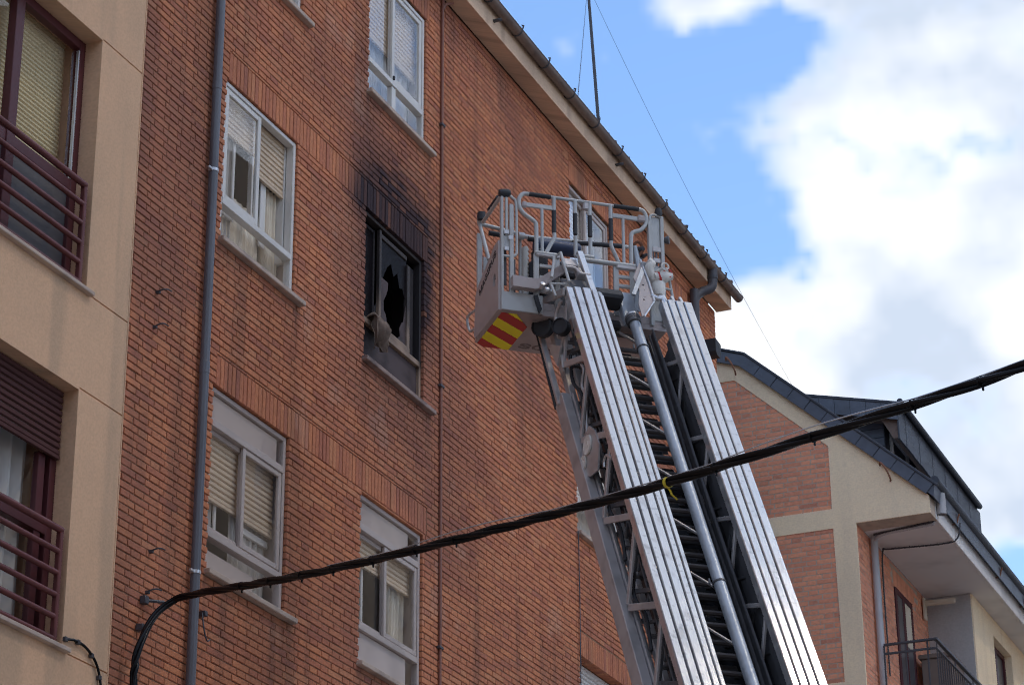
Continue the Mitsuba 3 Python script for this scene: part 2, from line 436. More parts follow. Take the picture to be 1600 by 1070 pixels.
def brick_arrays(R, o, U, Vv, Nn, depth, c=0.003, jit=0.0015, seed=1):
    """Chamfered brick faces: rects R (u0,u1,v0,v1) in the wall plane through o with outward normal Nn = U x Vv."""
    r = np.random.default_rng(seed)
    R = np.asarray(R, float); n = len(R)
    depth = np.broadcast_to(depth, (n,))
    wob = r.normal(0, 0.0007, (n, 4))
    u0, u1, v0, v1 = R[:, 0] + wob[:, 0], R[:, 1] + wob[:, 1], R[:, 2] + wob[:, 2], R[:, 3] + wob[:, 3]
    off = r.normal(0, jit, n).clip(-2 * jit, 2 * jit)
    tilt = r.normal(0, 0.0007, (n, 4))
    q = np.zeros((n, 12, 3))
    for k, (du, dv) in enumerate(((0, 0), (1, 0), (1, 1), (0, 1))):
        uu, vv = (u1 if du else u0), (v1 if dv else v0)
        iu, iv = uu + (-c if du else c), vv + (-c if dv else c)
        q[:, k] = np.stack([iu, iv, off + tilt[:, k]], 1)
        q[:, k + 4] = np.stack([uu, vv, off - c], 1)
        q[:, k + 8] = np.stack([uu, vv, -depth], 1)
    P = np.asarray(o, float) + q @ np.array([U, Vv, Nn], float)
    uv = r.random((n, 2))
    return P, np.repeat(uv[:, None], 12, 1)


def put_bricks(holder, P, uv, m, n_single=300, name='brick', rest='brickwork'):
    """The n_single bricks that show largest become parts, the rest one part of kind stuff."""
    c = P.mean(1) @ CAM.T
    inside = (c[:, 2] > 0.1) & (np.abs(c[:, 0] / c[:, 2]) < 0.198) & (np.abs(c[:, 1] / c[:, 2]) < 0.132)
    s = P[:, 4:8] @ CAM.T
    s = s[..., :2] / s[..., 2:]
    d1, d2 = s[:, 2] - s[:, 0], s[:, 3] - s[:, 1]
    area = np.abs(d1[:, 0] * d2[:, 1] - d1[:, 1] * d2[:, 0]) * inside
    order = np.argsort(-area, kind='stable')
    big, small = np.sort(order[:n_single]), np.sort(order[n_single:])
    for i in big:
        put(f'{holder}__{name}', trimesh.Trimesh(P[i], BR_F, process=False), m, uv=uv[i])
    if len(small):
        f = (BR_F[None] + (np.arange(len(small)) * 12)[:, None, None]).reshape(-1, 3)
        put(f'{holder}__{rest}', trimesh.Trimesh(P[small].reshape(-1, 3), f, process=False), m, uv=uv[small].reshape(-1, 2), kind='stuff')


holes = [(a, b, c - 0.048, d) for k, (a, b, c, d) in WIN.items()]
rects = flemish(X0, X1, 2.6, ZTOP - 0.012, 0.0572, 0.246, 0.120, 0.0115)
rects = cut_rects(rects, [(a - 0.004, b + 0.004, c - 0.009, d + 0.009) for a, b, c, d in BANDS])
for a, b, c, d in BANDS:
    u = a
    while u < b - 0.02:
        rects.append((u, min(u + 0.0515, b), c, d)); u += 0.0615
rects = cut_rects(rects, holes)
R = np.array(rects)
dep = np.full(len(R), 0.03)
for a, b, c, d in holes:      # bricks that end at an opening run back along its reveal
    touch = (R[:, 2] < d + 0.005) & (R[:, 3] > c - 0.005) & (np.abs(R[:, 1] - a) < 0.001) | (R[:, 2] < d + 0.005) & (R[:, 3] > c) & (np.abs(R[:, 0] - b) < 0.001)
    touch |= (np.abs(R[:, 2] - d) < 0.012) & (R[:, 1] > a) & (R[:, 0] < b)
    dep[touch] = 0.12
    left = (np.abs(R[:, 1] - a) < 0.001) & touch
    R[left, 1] += np.where(np.arange(left.sum()) % 2, 0.012, -0.004)     # toothed jambs
P, uv = brick_arrays(R, (0, YF, 0), (1, 0, 0), (0, 0, 1), (0, -1, 0), dep, seed=3)
put_bricks(B, P, uv, 'mat_brick')

body = m3.Manifold.cube((X1 - X0, 6.0, ZTOP - GZ)).translate((X0, YF + 0.0085, GZ))
for k, (a, b, c, d) in WIN.items():
    body = body - m3.Manifold.cube((b - a + 0.02, 2.6, d - c + 0.02)).translate((a - 0.01, YF - 0.5, c - 0.01))
put(B + '__wall', body, 'mat_mortar')

EX0, EX1 = 10.0, X1 + 0.06
put(B + '__eave', MB().prism([(9.165, ZTOP + 0.002), (8.965, ZTOP + 0.002), (8.965, ZTOP + 0.31), (9.165, ZTOP + 0.36)], (X0 - 0.0, 0, 0), (0, 1, 0), (0, 0, 1), (1, 0, 0), EX1 - X0), 'mat_eave')
roof = MB().prism([(8.94, 13.61), (8.94, 13.63), (12.2, 14.9), (15.2, 13.8), (15.2, 13.4), (9.3, 13.4), (9.17, 13.59)], (X0, 0, 0), (0, 1, 0), (0, 0, 1), (1, 0, 0), EX1 - X0)
rk = put(B + '__roof', roof, 'mat_roof_tile')
tm = MB()
for i, x in enumerate(np.arange(X0 + 0.1, EX1 - 0.02, 0.215)):
    dx = rng.normal(0, 0.01)
    tm.tube([(x + dx, 8.925 + rng.normal(0, 0.006), 13.615 + rng.normal(0, 0.007)), (x, 9.4, 13.80)], [0.042, 0.04], 8)
put(rk + '__eave_tile_row', tm, 'mat_roof_tile', smooth=40, kind='stuff')

gx = np.linspace(X0 - 0.2, EX1 + 0.14, 60)
gz = 13.562 - 0.0066 * (gx - 20) + 0.006 * np.sin(gx * 1.1)
gm = MB()
for r_, flip in ((0.056, 1), (0.051, -1)):
    th = np.linspace(math.pi * 0.98, 2 * math.pi * 1.01, 13)
    v = np.array([[(x, 8.905 + r_ * math.cos(t), z + r_ * math.sin(t)) for t in th] for x, z in zip(gx, gz)])
    n_, k_ = len(gx), len(th)
    i, j = np.meshgrid(np.arange(n_ - 1), np.arange(k_ - 1), indexing='ij'); i, j = i.ravel(), j.ravel()
    q = np.stack([i * k_ + j, i * k_ + j + 1, (i + 1) * k_ + j + 1, (i + 1) * k_ + j], 1)
    gm.add(v.reshape(-1, 3), np.vstack([q[:, [0, 1, 2]], q[:, [0, 2, 3]]])[:, ::flip])
gm.tube([(x, 8.905 - 0.056, z + 0.003) for x, z in zip(gx, gz)], 0.008, 6)
thc = np.linspace(math.pi, 2 * math.pi, 12)
gm.prism([(8.905 + 0.055 * math.cos(t), gz[-1] + 0.055 * math.sin(t)) for t in thc], (gx[-1] - 0.004, 0, 0), (0, 1, 0), (0, 0, 1), (1, 0, 0), 0.006)
gk = put(B + '__gutter', gm, 'mat_gutter', smooth=40)
for x in np.arange(20.35, 28.2, 0.72):
    z = float(np.interp(x, gx, gz))
    m = MB()
    arc = [(x, 8.905 + 0.060 * math.cos(t), z + 0.060 * math.sin(t)) for t in np.linspace(math.pi, 2 * math.pi, 10)]
    m.tube([(x, 8.905 - 0.055, z + 0.05), (x, 8.905 - 0.075, z + 0.045), (x, 8.905 - 0.066, z + 0.015)] + arc, 0.0085, 6)
    put(gk + '__bracket', m, 'mat_iron', smooth=40)
for x in (20.6, 24.05):
    m = MB().beam((x, 8.975, 13.42), (x, 8.90, 13.425), 0.045, 0.02, (1, 0, 0))
    m.tube([(x, 8.91, 13.425), (x + 0.02, 8.88, 13.43)], 0.018, 6)
    put(B + '__eave_hook', m, 'mat_iron', smooth=40)

dp = put(B + '__downpipe', MB().tube([(15.425, 9.118, GZ + 0.15), (15.425, 9.118, 13.28)], 0.037, 18), 'mat_pipe_grey', smooth=40)
for z in (9.28, 5.97):
    m = MB().lathe([(0.037, -0.014), (0.042, -0.012), (0.042, 0.012), (0.037, 0.014)], (15.425, 9.118, z), (0, 0, 1), 18)
    m.bx(15.345, 15.386, 9.105, 9.125, z - 0.011, z + 0.011, 0.003)
    put(dp + '__clamp', m, 'mat_zinc', smooth=40)
for z in (10.05, 7.6, 4.7):
    put(dp + '__socket', MB().lathe([(0.037, -0.05), (0.040, -0.047), (0.040, 0.047), (0.037, 0.05)], (15.425, 9.118, z), (0, 0, 1), 18), 'mat_pipe_grey', smooth=40)
cd = put(B + '__conduit', MB().tube(spline([(19.775, 9.152, GZ + 0.2), (19.775, 9.152, 5.0), (19.765, 9.152, 13.0), (19.77, 9.145, 13.14), (19.80, 9.13, 13.22), (19.90, 9.10, 13.27)], 5), 0.0145, 10), 'mat_conduit', smooth=40)
for z in (11.85, 9.11, 6.6):
    put(cd + '__clip', MB().bx(19.73, 19.81, 9.132, 9.166, z - 0.013, z + 0.013, 0.004), 'mat_iron')
ep = put(B + '__corner_downpipe', MB().tube(spline([(27.22, 8.905, 13.53), (27.22, 8.91, 13.32), (27.19, 8.93, 13.21), (27.11, 9.03, 13.14), (27.04, 9.085, 13.03), (27.02, 9.09, 12.8), (27.02, 9.09, 9.0), (27.02, 9.09, GZ + 0.15)], 6), 0.058, 14), 'mat_dark_pipe', smooth=40)
put(ep + '__collar', MB().lathe([(0.058, -0.025), (0.066, -0.02), (0.066, 0.02), (0.058, 0.025)], (27.22, 8.91, 13.36), (0, 0, 1), 16), 'mat_iron', smooth=40)
put(B + '__facade_wire', MB().tube(spline([(23.155, 9.15, 8.78), (23.16, 9.15, 8.0), (23.15, 9.15, 7.2), (23.155, 9.15, 5.0)], 6), 0.006, 5), 'mat_iron', smooth=40)
lm = MB().prism([(-0.10, -0.07), (-0.06, -0.11), (0.06, -0.11), (0.10, -0.06), (0.10, 0.08), (-0.10, 0.10)], (27.36, 9.06, 12.47), (1, 0, 0), (0, 0, 1), (0, -1, 0), 0.14)
lm.tube([(27.36, 9.06, 12.5), (27.36, 9.18, 12.52)], 0.02, 6)
put(B + '__wall_lamp', lm, 'mat_rubber')
for x, z, rot in ((14.77, 7.96, 0.5), (14.75, 7.67, 0.2), (14.86, 5.96, 0.3), (14.84, 5.65, 0.35)):
    m = MB().tube(spline([(x, 9.18, z), (x - 0.01, 9.12, z + 0.01), (x + 0.04 * rot, 9.09, z + 0.02), (x + 0.07, 9.085, z + 0.025)], 4), 0.006, 6)
    m.bx(x - 0.012, x + 0.012, 9.14, 9.175, z - 0.012, z + 0.012, 0.003)
    put(B + '__cable_hook', m, 'mat_iron', smooth=40)
m = MB().tube([(14.78, 9.16, 5.575), (14.95, 9.085, 5.60)], 0.012, 6)
m.bx(14.76, 14.81, 9.12, 9.168, 5.545, 5.605, 0.004)
put(B + '__cable_bracket', m, 'mat_iron', smooth=40)
put(B + '__cable_bracket', MB().tube([(14.74, 9.16, 5.36), (14.79, 9.08, 5.37)], 0.014, 6).bx(14.72, 14.76, 9.11, 9.168, 5.335, 5.385, 0.004), 'mat_iron', smooth=40)
m = MB().tube(spline([(15.55, 9.12, 5.70), (15.55, 9.10, 5.58), (15.60, 9.10, 5.50), (15.68, 9.12, 5.53)], 5), 0.006, 5)
m.bx(15.56, 15.60, 9.10, 9.168, 5.68, 5.72, 0.003)
put(B + '__cable_clip', m, 'mat_iron', smooth=40)


# ------------------------------------------------------------------ windows
def pane(key, x0, x1, z0, z1, y, amp=0.0012, seed=0, material='mat_glass'):
    gx_, gz_ = np.meshgrid(np.linspace(x0, x1, 13), np.linspace(z0, z1, 17), indexing='ij')
    h = (meshkit.noise(np.stack([gx_ * 2.2, gz_ * 1.6, gx_ * 0 + seed], -1), seed) - 0.5) * 2 * amp
    v = np.stack([gx_, y + h, gz_], -1).reshape(-1, 3)
    i, j = np.meshgrid(np.arange(12), np.arange(16), indexing='ij'); i, j = i.ravel(), j.ravel()
    q = np.stack([i * 17 + j, (i + 1) * 17 + j, (i + 1) * 17 + j + 1, i * 17 + j + 1], 1)
    return put(key, (v, q), material, smooth=True)


def bars(m, x0, x1, z0, z1, w, y0, y1, b=0.004, top=True, bottom=True):
    m.bx(x0, x0 + w, y0, y1, z0, z1, b); m.bx(x1 - w, x1, y0, y1, z0, z1, b)
    if top:
        m.bx(x0 + w, x1 - w, y0 + 0.001, y1 - 0.001, z1 - w, z1 - 0.0005, b)
    if bottom:
        m.bx(x0 + w, x1 - w, y0 + 0.001, y1 - 0.001, z0 + 0.0005, z0 + w, b)
    return m


def slats(key, x0, x1, z0, z1, y, material, pitch=0.048):
    m = MB()
    z = z1
    while z - pitch > z0 - 0.01:
        m.prism([(0.0, 0.002), (0.012, 0.010), (0.012, pitch - 0.010), (0.0, pitch - 0.003), (-0.004, pitch / 2)], (x0, y, z - pitch), (0, -1, 0), (0, 0, 1), (1, 0, 0), x1 - x0)
        z -= pitch
    m.bx(x0, x1, y - 0.018, y + 0.008, z - 0.03, z - 0.001, 0.003)
    return put(key, m, material, kind='stuff')


def drape(key, x0, x1, z0, z1, y, material, amp=0.02, waves=7, seed=0, lean=0.0):
    n, k = 60, 12
    r = np.random.default_rng(seed)
    ph = r.random(3) * 6
    v = []
    for i in range(n + 1):
        for j in range(k + 1):
            t, s = i / n, j / k
            x = x0 + (x1 - x0) * t + lean * (1 - s) * math.sin(t * 3 + ph[2])
            yy = y + amp * math.sin(t * waves * 6.283 + ph[0] + 0.6 * math.sin(s * 3)) + amp * 0.6 * math.sin(t * waves * 2.3 * 6.283 + ph[1])
            v.append((x, yy, z0 + (z1 - z0) * s))
    i, j = np.meshgrid(np.arange(n), np.arange(k), indexing='ij'); i, j = i.ravel(), j.ravel()
    q = np.stack([i * (k + 1) + j, (i + 1) * (k + 1) + j, (i + 1) * (k + 1) + j + 1, i * (k + 1) + j + 1], 1)
    return put(key, (np.array(v), q), material, smooth=True)


def room(key, a, b, c, d, y0, material='mat_room', deep=1.9):
    m = MB().bx(a - 0.008, b + 0.008, y0, y0 + deep, c - 0.006, d + 0.006).mesh()
    keep = ~(np.abs(m.triangles_center[:, 1] - y0) < 1e-6)
    return put(key, trimesh.Trimesh(m.vertices, m.faces[keep], process=False), material)


def sill(key, a, b, z, material='mat_stone', right=0.12, left=0.03, out=0.055):
    return put(key, MB().box(((a - left + b + right) / 2, YF - out + (out + 0.2) / 2, z - 0.026), ((b - a + left + right) / 2, (out + 0.2) / 2, 0.022), I3, 0.006), material)


def window(a, b, c, d, dpt, fm, zt, zh=None, fw=0.04, label=None):
    y0 = YF + dpt
    m = bars(MB(), a + 0.002, b - 0.002, c, d - 0.002, fw, y0, y0 + 0.07)
    m.bx(a + fw, b - fw, y0 - 0.006, y0 + 0.07, zt - 0.03, zt + 0.025, 0.004)
    if zh:
        m.bx(a + fw, b - fw, y0 - 0.004, y0 + 0.068, zh - 0.03, zh + 0.03, 0.004)
    k = put(B + '__window', m, fm)
    if label:
        tag(k, label=label)
    if fm != 'mat_burnt_frame':
        put(k + '__reveal_lining', bars(MB(), a - 0.006, b + 0.006, c, d + 0.004, 0.009, y0 + 0.071, y0 + 0.168, 0), 'mat_panel')
    return k, y0


def sash(k, x0, x1, z0, z1, y, fm, w=0.045, seed=0, glass=True, amp=0.0012):
    s = put(k + '__sash', bars(MB(), x0, x1, z0, z1, w, y, y + 0.028), fm)
    if glass:
        pane(k + '__pane', x0 + w - 0.003, x1 - w + 0.003, z0 + w - 0.003, z1 - w + 0.003, y + 0.014, amp, seed)
    return s


def add_sill(k, *a, **kw):
    return sill(k + '__sill', *a, **kw)


# w1: white, left sash shut, right side open
a, b, c, d = WIN['w1']
k, y = window(a, b, c, d, 0.02, 'mat_white_frame', 9.17, label='white framed window with its right side open')
sash(k, a + 0.05, a + 0.64, 9.20, d - 0.05, y + 0.006, 'mat_white_frame', 0.05, 1)
pane(k + '__pane', a + 0.045, b - 0.045, c + 0.045, 9.14, y + 0.03, 0.001, 2)
slats(k + '__shutter', a + 0.05, a + 0.66, 9.86, d - 0.02, y + 0.092, 'mat_shutter')
slats(k + '__shutter', a + 0.66, b - 0.05, 9.72, d - 0.02, y + 0.096, 'mat_shutter')
put(k + '__guide_rail', MB().bx(b - 0.055, b - 0.012, y + 0.075, y + 0.16, c + 0.3, d - 0.02, 0.003).bx(a + 0.64, a + 0.67, y + 0.08, y + 0.12, 9.2, d - 0.05, 0.003), 'mat_white_frame')
put(k + '__inner_window', bars(MB(), a + 0.06, a + 0.42, 9.16, 9.95, 0.035, y + 0.112, y + 0.13), 'mat_white_frame')
put(k + '__inner_stile', MB().bx(a + 0.86, a + 0.95, y + 0.112, y + 0.13, 9.15, 9.75, 0.004), 'mat_white_frame')
drape(k + '__curtain', a + 0.05, a + 0.42, c + 0.05, 9.97, y + 0.15, 'mat_curtain', 0.012, 6, 4)
drape(k + '__curtain', a + 0.92, b - 0.03, c + 0.02, 9.75, y + 0.152, 'mat_curtain_cream', 0.016, 5, 5)
drape(k + '__curtain', a + 0.05, a + 0.9, c - 0.0, 9.42, y + 0.156, 'mat_curtain_cream', 0.006, 9, 9)
room(k + '__room', a, b, c, d, y + 0.17)
add_sill(k, a, b, c)

# w2: the burnt window
a, b, c, d = WIN['w2']
k, y = window(a, b, c, d, 0.03, 'mat_burnt_frame', 9.19, label='burnt out window with charred frame and broken glass', fw=0.035)
put(k + '__sash', MB().bx(a + 0.37, a + 0.41, y + 0.01, y + 0.045, 9.22, d - 0.05, 0.004).bx(b - 0.29, b - 0.235, y + 0.005, y + 0.045, 9.20, d - 0.16, 0.004)
    .bx(a + 0.41, b - 0.29, y + 0.012, y + 0.043, d - 0.12, d - 0.075, 0.004).bx(a + 0.37, b - 0.24, y + 0.0, y + 0.04, 9.215, 9.27, 0.004), 'mat_burnt_frame')
shard = MB()
r2 = np.random.default_rng(21)
for (px, pz, sx, sz) in ((a + 0.41, 9.27, 1, 1), (b - 0.29, 9.27, -1, 1), (a + 0.41, 9.75, 1, -1)):
    pts = [(0, 0)]
    for t in np.linspace(0, 1, 7):
        pts.append((0.17 * (1 - t) * (0.7 + 0.5 * r2.random()), 0.42 * t * (0.8 + 0.3 * r2.random())))
    pts.append((0, 0.46))
    shard.prism(sg.Polygon([(px + sx * u_, pz + sz * v_) for u_, v_ in pts]).buffer(0), (0, y + 0.02, 0), (1, 0, 0), (0, 0, 1), (0, 1, 0), 0.004)
put(k + '__broken_pane', shard, 'mat_burnt_panel')
jag = [(a + 0.405, d - 0.12), (b - 0.285, d - 0.12), (b - 0.285, 9.86), (b - 0.31, 9.74), (b - 0.36, 9.82), (b - 0.42, 9.80), (b - 0.47, 9.93), (b - 0.55, 9.86), (b - 0.60, 9.97), (b - 0.68, 9.90), (a + 0.44, 9.72), (a + 0.405, 9.86)]
put(k + '__sooty_pane', MB().prism(jag, (0, y + 0.024, 0), (1, 0, 0), (0, 0, 1), (0, 1, 0), 0.004), 'mat_sooty_glass')
put(k + '__sooty_pane', MB().bx(a + 0.075, a + 0.345, y + 0.072, y + 0.076, 9.255, d - 0.085), 'mat_sooty_glass')
put(k + '__fallen_slat', MB().beam((a + 0.45, y + 0.2, 9.32), (b - 0.1, y + 0.32, 9.95), 0.012, 0.05, (0, 1, 0)).beam((a + 0.5, y + 0.36, 9.9), (b - 0.06, y + 0.30, 9.42), 0.012, 0.05, (0, 1, 0)), 'mat_charred')
put(k + '__charred_sash', bars(MB(), a + 0.05, a + 0.37, 9.23, d - 0.06, 0.03, y + 0.06, y + 0.09).bx(b - 0.2, b - 0.05, y + 0.06, y + 0.085, 9.25, d - 0.1, 0.004), 'mat_soot_room')
put(k + '__lower_panel', MB().bx(a + 0.033, b - 0.033, y + 0.03, y + 0.045, c + 0.033, 9.16), 'mat_burnt_panel')
room(k + '__room', a, b, c, d, y + 0.12, 'mat_soot_room', 2.2)
put(k + '__reveal_lining', bars(MB(), a - 0.006, b + 0.006, c, d + 0.004, 0.012, y + 0.071, y + 0.3, 0), 'mat_soot_room')
add_sill(k, a, b, c, material='mat_burnt_stone', right=0.17)

# w3: taupe with head panel
a, b, c, d = WIN['w3']
k, y = window(a, b, c, d, 0.028, 'mat_taupe_frame', 6.39, 7.28, label='taupe framed window with its shutter half down')
put(k + '__head_panel', MB().bx(a + 0.048, b - 0.11, y + 0.03, y + 0.04, 7.31, d - 0.05), 'mat_panel')
pane(k + '__pane', a + 0.048, b - 0.048, 7.31, d - 0.05, y + 0.022, 0.0012, 7)
sash(k, a + 0.05, a + 0.62, 6.43, 7.25, y + 0.040, 'mat_taupe_frame', 0.04, 3)
sash(k, a + 0.56, b - 0.05, 6.43, 7.25, y + 0.006, 'mat_taupe_frame', 0.045, 4)
slats(k + '__shutter', a + 0.05, b - 0.05, 6.74, 7.26, y + 0.095, 'mat_shutter')
pane(k + '__pane', a + 0.048, b - 0.048, c + 0.048, 6.35, y + 0.03, 0.001, 5)
put(k + '__lower_panel', MB().bx(a + 0.05, a + 0.85, y + 0.05, y + 0.07, c + 0.05, 6.28), 'mat_panel')
drape(k + '__curtain', a + 0.62, b - 0.04, c + 0.01, 6.95, y + 0.148, 'mat_curtain', 0.014, 6, 8)
put(k + '__inner_window', bars(MB(), a + 0.06, a + 0.36, 6.42, 7.0, 0.035, y + 0.112, y + 0.13), 'mat_white_frame')
put(k + '__shelf', MB().bx(a + 0.74, b - 0.05, y + 0.112, y + 0.14, 6.62, 6.68, 0.006), 'mat_white_frame')
drape(k + '__curtain', a + 0.06, a + 0.36, 6.42, 7.0, y + 0.15, 'mat_curtain', 0.01, 5, 18)
room(k + '__room', a, b, c, d, y + 0.16)
add_sill(k, a, b, c, right=0.13)

# w4: taupe, below right of the burnt one
a, b, c, d = WIN['w4']
k, y = window(a, b, c, d, 0.028, 'mat_taupe_frame', 6.385, 7.26, label='taupe framed window reflecting the building opposite')
put(k + '__head_panel', MB().bx(a + 0.048, b - 0.20, y + 0.03, y + 0.04, 7.29, d - 0.05), 'mat_panel')
pane(k + '__pane', a + 0.048, b - 0.048, 7.29, d - 0.05, y + 0.022, 0.0012, 17)
sash(k, a + 0.05, a + 0.60, 6.42, 7.23, y + 0.040, 'mat_taupe_frame', 0.04, 13)
sash(k, a + 0.54, b - 0.05, 6.42, 7.23, y + 0.006, 'mat_taupe_frame', 0.045, 14, amp=0.004)
slats(k + '__shutter', a + 0.05, b - 0.05, 6.98, 7.24, y + 0.095, 'mat_shutter')
put(k + '__lower_panel', MB().bx(a + 0.05, b - 0.22, y + 0.03, y + 0.05, c + 0.05, 6.35), 'mat_panel')
pane(k + '__pane', b - 0.21, b - 0.05, c + 0.05, 6.35, y + 0.03, 0.001, 15)
put(k + '__inner_window', bars(MB(), a + 0.07, a + 0.34, 6.40, 7.0, 0.035, y + 0.112, y + 0.13), 'mat_white_frame')
drape(k + '__curtain', a + 0.05, a + 0.30, 6.40, 7.02, y + 0.15, 'mat_curtain', 0.012, 4, 28)
drape(k + '__curtain', b - 0.42, b - 0.05, 6.35, 7.02, y + 0.148, 'mat_curtain_cream', 0.02, 4, 29, 0.04)
room(k + '__room', a, b, c, d, y + 0.16)
add_sill(k, a, b, c, right=0.10)

# w5: white, above the burnt one
a, b, c, d = WIN['w5']
k, y = window(a, b, c, d, 0.02, 'mat_white_frame', 11.80, label='white framed window above the burnt one, shutters mostly down')
sash(k, a + 0.05, a + 0.60, 11.83, d - 0.05, y + 0.040, 'mat_white_frame', 0.045, 31)
sash(k, a + 0.54, b - 0.05, 11.83, d - 0.05, y + 0.006, 'mat_white_frame', 0.05, 32)
put(k + '__handle', MB().bx(a + 0.555, a + 0.575, y - 0.012, y + 0.006, 11.84, 11.88, 0.003), 'mat_rubber')
slats(k + '__shutter', a + 0.05, b - 0.05, 12.16, d - 0.02, y + 0.095, 'mat_shutter')
put(k + '__post', MB().bx(a + 0.54, a + 0.62, y + 0.004, y + 0.066, c + 0.05, 11.765, 0.004), 'mat_white_frame')
pane(k + '__pane', a + 0.047, a + 0.54, c + 0.047, 11.77, y + 0.03, 0.001, 33)
pane(k + '__pane', a + 0.62, b - 0.047, c + 0.047, 11.77, y + 0.03, 0.001, 34)
drape(k + '__curtain', a + 0.05, b - 0.05, c + 0.02, 12.2, y + 0.15, 'mat_curtain', 0.014, 10, 35)
room(k + '__room', a, b, c, d, y + 0.16)
add_sill(k, a, b, c, right=0.14)

# the rest of the openings
for w, fm, lab in (('w6', 'mat_white_frame', None), ('w7', 'mat_taupe_frame', None), ('w8', 'mat_white_frame', None), ('w0', 'mat_taupe_frame', None), ('w00', 'mat_taupe_frame', None)):
    a, b, c, d = WIN[w]
    k, y = window(a, b, c, d, 0.03, fm, c + 0.35, label={'w7': 'window behind the rescue cage, under the eave'}.get(w))
    sash(k, a + 0.05, a + 0.60, c + 0.385, d - 0.05, y + 0.04, fm, 0.045, hash_ := len(scene) % 97)
    sash(k, a + 0.54, b - 0.05, c + 0.385, d - 0.05, y + 0.006, fm, 0.05, hash_ + 1)
    pane(k + '__pane', a + 0.047, b - 0.047, c + 0.047, c + 0.32, y + 0.03, 0.001, hash_ + 2)
    drape(k + '__curtain', a + 0.05, b - 0.05, c + 0.02, d - 0.02, y + 0.15, 'mat_curtain', 0.014, 10, hash_)
    if w in ('w8', 'w7'):
        slats(k + '__shutter', a + 0.05, b - 0.05 - (0.45 if w == 'w7' else 0), c + 0.45, d - 0.02, y + 0.095, 'mat_shutter_white')
    room(k + '__room', a, b, c, d, y + 0.16)
    add_sill(k, a, b, c)
a, b, c, d = WIN['w9']
k, y = window(a, b, c, d, 0.12, 'mat_white_frame', c + 0.03, label='window with white roller shutter fully down')
slats(k + '__shutter', a + 0.05, b - 0.05, c + 0.1, d - 0.03, y + 0.02, 'mat_shutter_white')
room(k + '__room', a, b, c, d, y + 0.16)
add_sill(k, a, b, c)

# the cloth hung over the burnt window's rail
rgv = []
for i in range(25):
    for j in range(33):
        u_, t_ = i / 24 - 0.5, j / 32
        wv = 0.030 * math.sin(u_ * 17 + 2.2 * t_) + 0.018 * math.sin(u_ * 31 + 1.0 - 3 * t_) + 0.012 * math.sin(t_ * 9 + u_ * 5)
        xx = 18.455 + u_ * (0.27 - 0.07 * t_ + 0.05 * math.sin(t_ * 4)) + 0.02 * math.sin(t_ * 6)
        if t_ < 0.2:
            yy, zz = 9.245 - t_ * 0.5, 9.245 + 0.03 * math.sin(t_ * 12)
        else:
            yy, zz = 9.145 + wv * min(1, (t_ - 0.2) * 4) - 0.02 * math.sin((t_ - 0.2) * 3.4), 9.262 - (t_ - 0.2) * (0.36 + 0.06 * math.sin(u_ * 9))
        rgv.append((xx, yy - 0.012 + wv * 0.3, zz + 0.5 * wv * (t_ < 0.3)))
ii, jj = np.meshgrid(np.arange(24), np.arange(32), indexing='ij'); ii, jj = ii.ravel(), jj.ravel()
rq = np.stack([ii * 33 + jj, (ii + 1) * 33 + jj, (ii + 1) * 33 + jj + 1, ii * 33 + jj + 1], 1)
put('scorched_rag', (np.array(rgv), rq), 'mat_cloth', smooth=True, label='scorched brown rag hanging over the sill rail of the burnt window', cat='cloth')

# ------------------------------------------------------------------ beige building on the left
G = tag('beige_apartment_building', 'beige rendered apartment block with maroon window frames at the left edge', 'building')
YB = 9.14
LW = [(11.2, 13.79, 7.56, 9.585), (11.2, 13.78, 4.955, 6.80), (11.2, 13.79, 10.3, 12.3), (11.2, 13.78, 2.3, 4.1)]
gb = m3.Manifold.cube((6.35, 6, 15.5)).translate((8.0, YB, GZ))
for a, b, c, d in LW:
    gb = gb - m3.Manifold.cube((b - a, 0.9, d - c)).translate((a, YB - 0.1, c))
for z, xa in ((9.59, 13.80), (7.535, 13.85), (6.81, 13.79), (4.92, 13.85)):
    gb = gb - m3.Manifold.cube((14.36 - xa, 0.02, 0.011)).translate((xa, YB - 0.008, z))
put(G + '__wall', gb, 'mat_plaster_beige')
put(G + '__mortar_edge', MB().bx(14.351, 14.362, YB - 0.004, YB + 0.06, GZ, 13.3), 'mat_plaster_beige')
